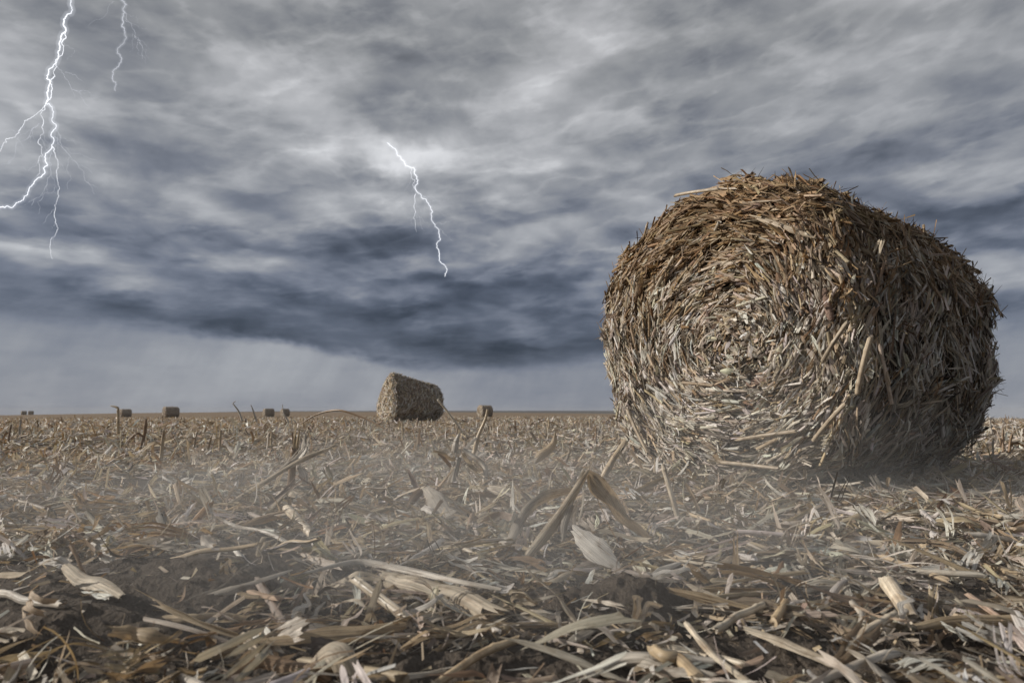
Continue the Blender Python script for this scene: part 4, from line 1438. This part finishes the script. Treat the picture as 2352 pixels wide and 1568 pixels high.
aznorm = maprange(nt, waz, AZ0, AZ1, 0, 1)
els = [math.atan((EYE_ROW - y) / FPX) for y in GY[::-1]]
val = None
for i, e in enumerate(els):
    r = N(nt, 'ShaderNodeValToRGB')
    r.color_ramp.interpolation = 'EASE'
    NS = 22
    while len(r.color_ramp.elements) < NS:
        r.color_ramp.elements.new(.5)
    for k in range(NS):
        t = k / (NS - 1)
        px, py = dir_to_px(AZ0 + (AZ1 - AZ0) * t, e)
        g_ = grid_value(px, py) / 255.0
        r.color_ramp.elements[k].position = t
        r.color_ramp.elements[k].color = (g_, g_, g_, 1)
    L(nt, aznorm, r.inputs['Fac'])
    if val is None:
        val = r.outputs['Color']
    else:
        f = N(nt, 'ShaderNodeMapRange', interpolation_type='SMOOTHSTEP')
        L(nt, wel, f.inputs[0])
        f.inputs[1].default_value, f.inputs[2].default_value = els[i - 1], e
        val = mixcol(nt, f.outputs[0], val, r.outputs['Color'])
# billows
mpa = N(nt, 'ShaderNodeMapping')
mpa.inputs['Rotation'].default_value = (0, 0, math.radians(8))
mpa.inputs['Scale'].default_value = (1.1, .8, 1)
L(nt, plane, mpa.inputs['Vector'])
n1 = noise_node(nt, mpa.outputs[0], 1.9, 8, .56, .6)
off = N(nt, 'ShaderNodeVectorMath', operation='ADD')
off.inputs[1].default_value = (.05, .12, 0)
L(nt, mpa.outputs[0], off.inputs[0])
n1b = noise_node(nt, off.outputs[0], 1.9, 8, .56, .6)
n2 = noise_node(nt, sph, 6.5, 9, .56, .5)
n3 = noise_node(nt, plane, 4.2, 7, .56, .5)
emb = math_node(nt, 'SUBTRACT', n1b.outputs['Fac'], n1.outputs['Fac'])
ampl = maprange(nt, eln, .06, .20, .45, 1.0)
det = math_node(nt, 'MULTIPLY', math_node(nt, 'SUBTRACT', n1.outputs['Fac'], .5), .22)
det = math_node(nt, 'ADD', det, math_node(nt, 'MULTIPLY', math_node(nt, 'SUBTRACT', n2.outputs['Fac'], .5), .28))
det = math_node(nt, 'ADD', det, math_node(nt, 'MULTIPLY', math_node(nt, 'SUBTRACT', n3.outputs['Fac'], .5), .10))
det = math_node(nt, 'ADD', det, math_node(nt, 'MULTIPLY', emb, .30))


def rim(src, a0, a1, fall, amt):
    """a crisp bright edge where one cloud layer overlaps the next, fading into its darker body"""
    f = N(nt, 'ShaderNodeMapRange', interpolation_type='SMOOTHSTEP')
    L(nt, src, f.inputs[0])
    f.inputs[1].default_value, f.inputs[2].default_value = a0, a1
    dec = math_node(nt, 'EXPONENT', math_node(nt, 'MULTIPLY', math_node(nt, 'MAXIMUM', math_node(nt, 'SUBTRACT', src, a1), 0.0), -fall))
    body = math_node(nt, 'MULTIPLY', math_node(nt, 'SUBTRACT', dec, .42), f.outputs[0])
    return math_node(nt, 'MULTIPLY', body, amt)


cm3 = N(nt, 'ShaderNodeCombineXYZ')
L(nt, math_node(nt, 'MULTIPLY_ADD', eln, -.9, azn), cm3.inputs[0])
L(nt, math_node(nt, 'MULTIPLY', math_node(nt, 'POWER', math_node(nt, 'MAXIMUM', eln, .0), .7), 2.6), cm3.inputs[1])
q1 = noise_node(nt, cm3.outputs[0], 3.0, 10, .53, .1)
q2 = noise_node(nt, cm3.outputs[0], 7.0, 9, .53, .1)
cm5 = N(nt, 'ShaderNodeCombineXYZ')                      # rounded puffs, lit on top and dark below
L(nt, math_node(nt, 'ADD', math_node(nt, 'MULTIPLY_ADD', eln, .35, azn), math_node(nt, 'MULTIPLY', wsep.outputs[1], .12)), cm5.inputs[0])
L(nt, math_node(nt, 'ADD', math_node(nt, 'MULTIPLY', eln, 2.7), math_node(nt, 'MULTIPLY', q2.outputs['Fac'], .16)), cm5.inputs[1])


def puffs(shift):
    sh = N(nt, 'ShaderNodeVectorMath', operation='ADD')
    sh.inputs[1].default_value = (0, shift, 0)
    L(nt, cm5.outputs[0], sh.inputs[0])
    v = N(nt, 'ShaderNodeTexVoronoi', feature='SMOOTH_F1', voronoi_dimensions='2D')
    v.inputs['Scale'].default_value = 6.5
    v.inputs['Detail'].default_value = 2
    v.inputs['Roughness'].default_value = .45
    v.inputs['Smoothness'].default_value = .6
    L(nt, sh.outputs[0], v.inputs['Vector'])
    return v.outputs['Distance']


pf = math_node(nt, 'SUBTRACT', puffs(-.034), puffs(.034))
pf = math_node(nt, 'MULTIPLY', pf, maprange(nt, eln, .22, .40, .25, .10))
det = math_node(nt, 'SUBTRACT', det, pf)
det = math_node(nt, 'ADD', det, rim(q1.outputs['Fac'], .47, .53, 10, .10))
det = math_node(nt, 'ADD', det, rim(q2.outputs['Fac'], .48, .56, 10, .075))
val = math_node(nt, 'MULTIPLY_ADD', val, 1.2, -.163)


def az_curve(stops, lo, hi):
    """a value that varies with the compass direction, from raster columns near the horizon"""
    r = N(nt, 'ShaderNodeValToRGB')
    r.color_ramp.interpolation = 'B_SPLINE'
    while len(r.color_ramp.elements) < len(stops):
        r.color_ramp.elements.new(.5)
    for el_, (p_, v_) in zip(r.color_ramp.elements, stops):
        el_.position = (math.atan((p_ - CX) / FPX) - AZ0) / (AZ1 - AZ0)
        q_ = (v_ - lo) / (hi - lo)
        el_.color = (q_, q_, q_, 1)
    L(nt, aznorm2, r.inputs['Fac'])
    return maprange(nt, r.outputs['Color'], 0, 1, lo, hi)


# the ragged lower edge of the storm deck and the paler, rain-filled air under it
aznorm2 = maprange(nt, math_node(nt, 'ADD', azn, math_node(nt, 'MULTIPLY', math_node(nt, 'SUBTRACT', wsep.outputs[0], .5), .05)), AZ0, AZ1, 0, 1)
edge = az_curve([(0, (EYE_ROW - 738) / FPX), (200, (EYE_ROW - 758) / FPX), (420, (EYE_ROW - 778) / FPX), (620, (EYE_ROW - 788) / FPX), (780, (EYE_ROW - 814) / FPX),
                 (920, (EYE_ROW - 842) / FPX), (1080, (EYE_ROW - 852) / FPX), (1260, (EYE_ROW - 838) / FPX), (1420, (EYE_ROW - 815) / FPX), (1800, (EYE_ROW - 800) / FPX),
                 (2300, (EYE_ROW - 780) / FPX)], 0, .2)
wob = noise_node(nt, sph, 16, 6, .6, .2)
e_ = math_node(nt, 'SUBTRACT', math_node(nt, 'ADD', eln, math_node(nt, 'MULTIPLY', math_node(nt, 'SUBTRACT', wob.outputs['Fac'], .5), .032)), edge)
soft = az_curve([(0, .034), (300, .022), (600, .010), (1000, .010), (1250, .020), (1500, .03), (2300, .04)], 0, .05)
under = N(nt, 'ShaderNodeMapRange', interpolation_type='SMOOTHSTEP')
L(nt, e_, under.inputs[0])
L(nt, math_node(nt, 'MULTIPLY', soft, -1), under.inputs[1])
L(nt, soft, under.inputs[2])
rain = az_curve([(0, 138 / 255), (250, 142 / 255), (450, 152 / 255), (640, 158 / 255), (800, 150 / 255), (950, 136 / 255), (1150, 132 / 255), (1400, 134 / 255), (2300, 138 / 255)], .4, .7)
rain = mixcol(nt, maprange(nt, eln, .0, .09, 0, 1), (146 / 255,) * 3, rain)
rn = noise_node(nt, sph, 5, 4, .5, .3)
rain = math_node(nt, 'ADD', rain, math_node(nt, 'MULTIPLY', math_node(nt, 'SUBTRACT', rn.outputs['Fac'], .5), .22))
cm4 = N(nt, 'ShaderNodeCombineXYZ')                      # slanting rain shafts
L(nt, math_node(nt, 'MULTIPLY_ADD', eln, -.45, azn), cm4.inputs[0])
L(nt, math_node(nt, 'MULTIPLY', eln, .35), cm4.inputs[1])
shaft = noise_node(nt, cm4.outputs[0], 22, 4, .6)
rain = math_node(nt, 'ADD', rain, math_node(nt, 'MULTIPLY', math_node(nt, 'SUBTRACT', shaft.outputs['Fac'], .5), .11))
dark_in = math_node(nt, 'MULTIPLY', math_node(nt, 'SUBTRACT', 1.0, maprange(nt, e_, 0, .05, 0, 1)), .05)
val = math_node(nt, 'SUBTRACT', val, dark_in)
val = mixcol(nt, under.outputs[0], rain, val)
ampl = math_node(nt, 'MULTIPLY', ampl, maprange(nt, under.outputs[0], 0, 1, .25, 1))
tot = math_node(nt, 'ADD', val, math_node(nt, 'MULTIPLY', det, ampl))


def ramp(fac, stops):
    r = N(nt, 'ShaderNodeValToRGB')
    while len(r.color_ramp.elements) < len(stops):
        r.color_ramp.elements.new(.5)
    for el_, (p_, c_) in zip(r.color_ramp.elements, stops):
        el_.position = p_ / 255.0
        el_.color = tuple(lin(q) for q in c_) + (1,)
    L(nt, fac, r.inputs['Fac'])
    return r.outputs['Color']


low = ramp(tot, [(60, (52, 60, 74)), (100, (90, 98, 114)), (125, (117, 124, 139)), (150, (146, 150, 159)), (185, (181, 184, 189)), (225, (224, 226, 230))])
high = ramp(tot, [(60, (58, 62, 68)), (100, (98, 101, 107)), (125, (123, 126, 132)), (150, (149, 151, 154)), (185, (184, 185, 188)), (225, (226, 227, 230))])
cloud = mixcol(nt, maprange(nt, eln, .18, .50, 0, 1), low, high)
sky = N(nt, 'ShaderNodeTexSky')
sky.sky_type = 'NISHITA'
sky.sun_disc = False
sky.sun_elevation = SUN_EL
sky.sun_rotation = SUN_AZ
sky.altitude = 100
SKY_S = .10
boost = N(nt, 'ShaderNodeVectorMath', operation='SCALE')
boost.inputs['Scale'].default_value = 1 / SKY_S
L(nt, cloud, boost.inputs[0])
cov = mixcol(nt, .97, sky.outputs['Color'], boost.outputs[0])
bg = N(nt, 'ShaderNodeBackground')
bg.inputs['Strength'].default_value = SKY_S
L(nt, cov, bg.inputs['Color'])
wo = N(nt, 'ShaderNodeOutputWorld')
L(nt, bg.outputs[0], wo.inputs['Surface'])
world.cycles.sampling_method = 'MANUAL'
world.cycles.sample_map_resolution = 512

sun = bpy.data.lights.new('sun', 'SUN')
sun.energy = 4.7
sun.angle = math.radians(.6)
sun.color = (1.0, .93, .83)
so = bpy.data.objects.new('sun', sun)
col.objects.link(so)
sdir = Vector((math.sin(SUN_AZ) * math.cos(SUN_EL), math.cos(SUN_AZ) * math.cos(SUN_EL), math.sin(SUN_EL)))
so.rotation_euler = sdir.to_track_quat('Z', 'Y').to_euler()
so.location = sdir * 50

# ------------------------------------------------------------------ camera and output
cam = bpy.data.cameras.new('camera')
cam.lens = 24
cam.sensor_width = 36
cam.clip_start = .05
cam.clip_end = 6000
cam.dof.use_dof = True
cam.dof.focus_distance = 3.1
cam.dof.aperture_fstop = 5.6
co = bpy.data.objects.new('camera', cam)
col.objects.link(co)
co.location = (0, 0, CAM_H)
co.rotation_euler = (math.radians(90) + PITCH, 0, 0)
scene.camera = co
scene.view_settings.view_transform = 'Standard'
scene.view_settings.look = 'None'
scene.view_settings.exposure = 0
scene.view_settings.gamma = 1
scene.cycles.max_bounces = 6
scene.cycles.diffuse_bounces = 3
scene.cycles.transparent_max_bounces = 8
scene.cycles.volume_bounces = 0
scene.cycles.use_denoising = True
print('done', time.time() - T00)
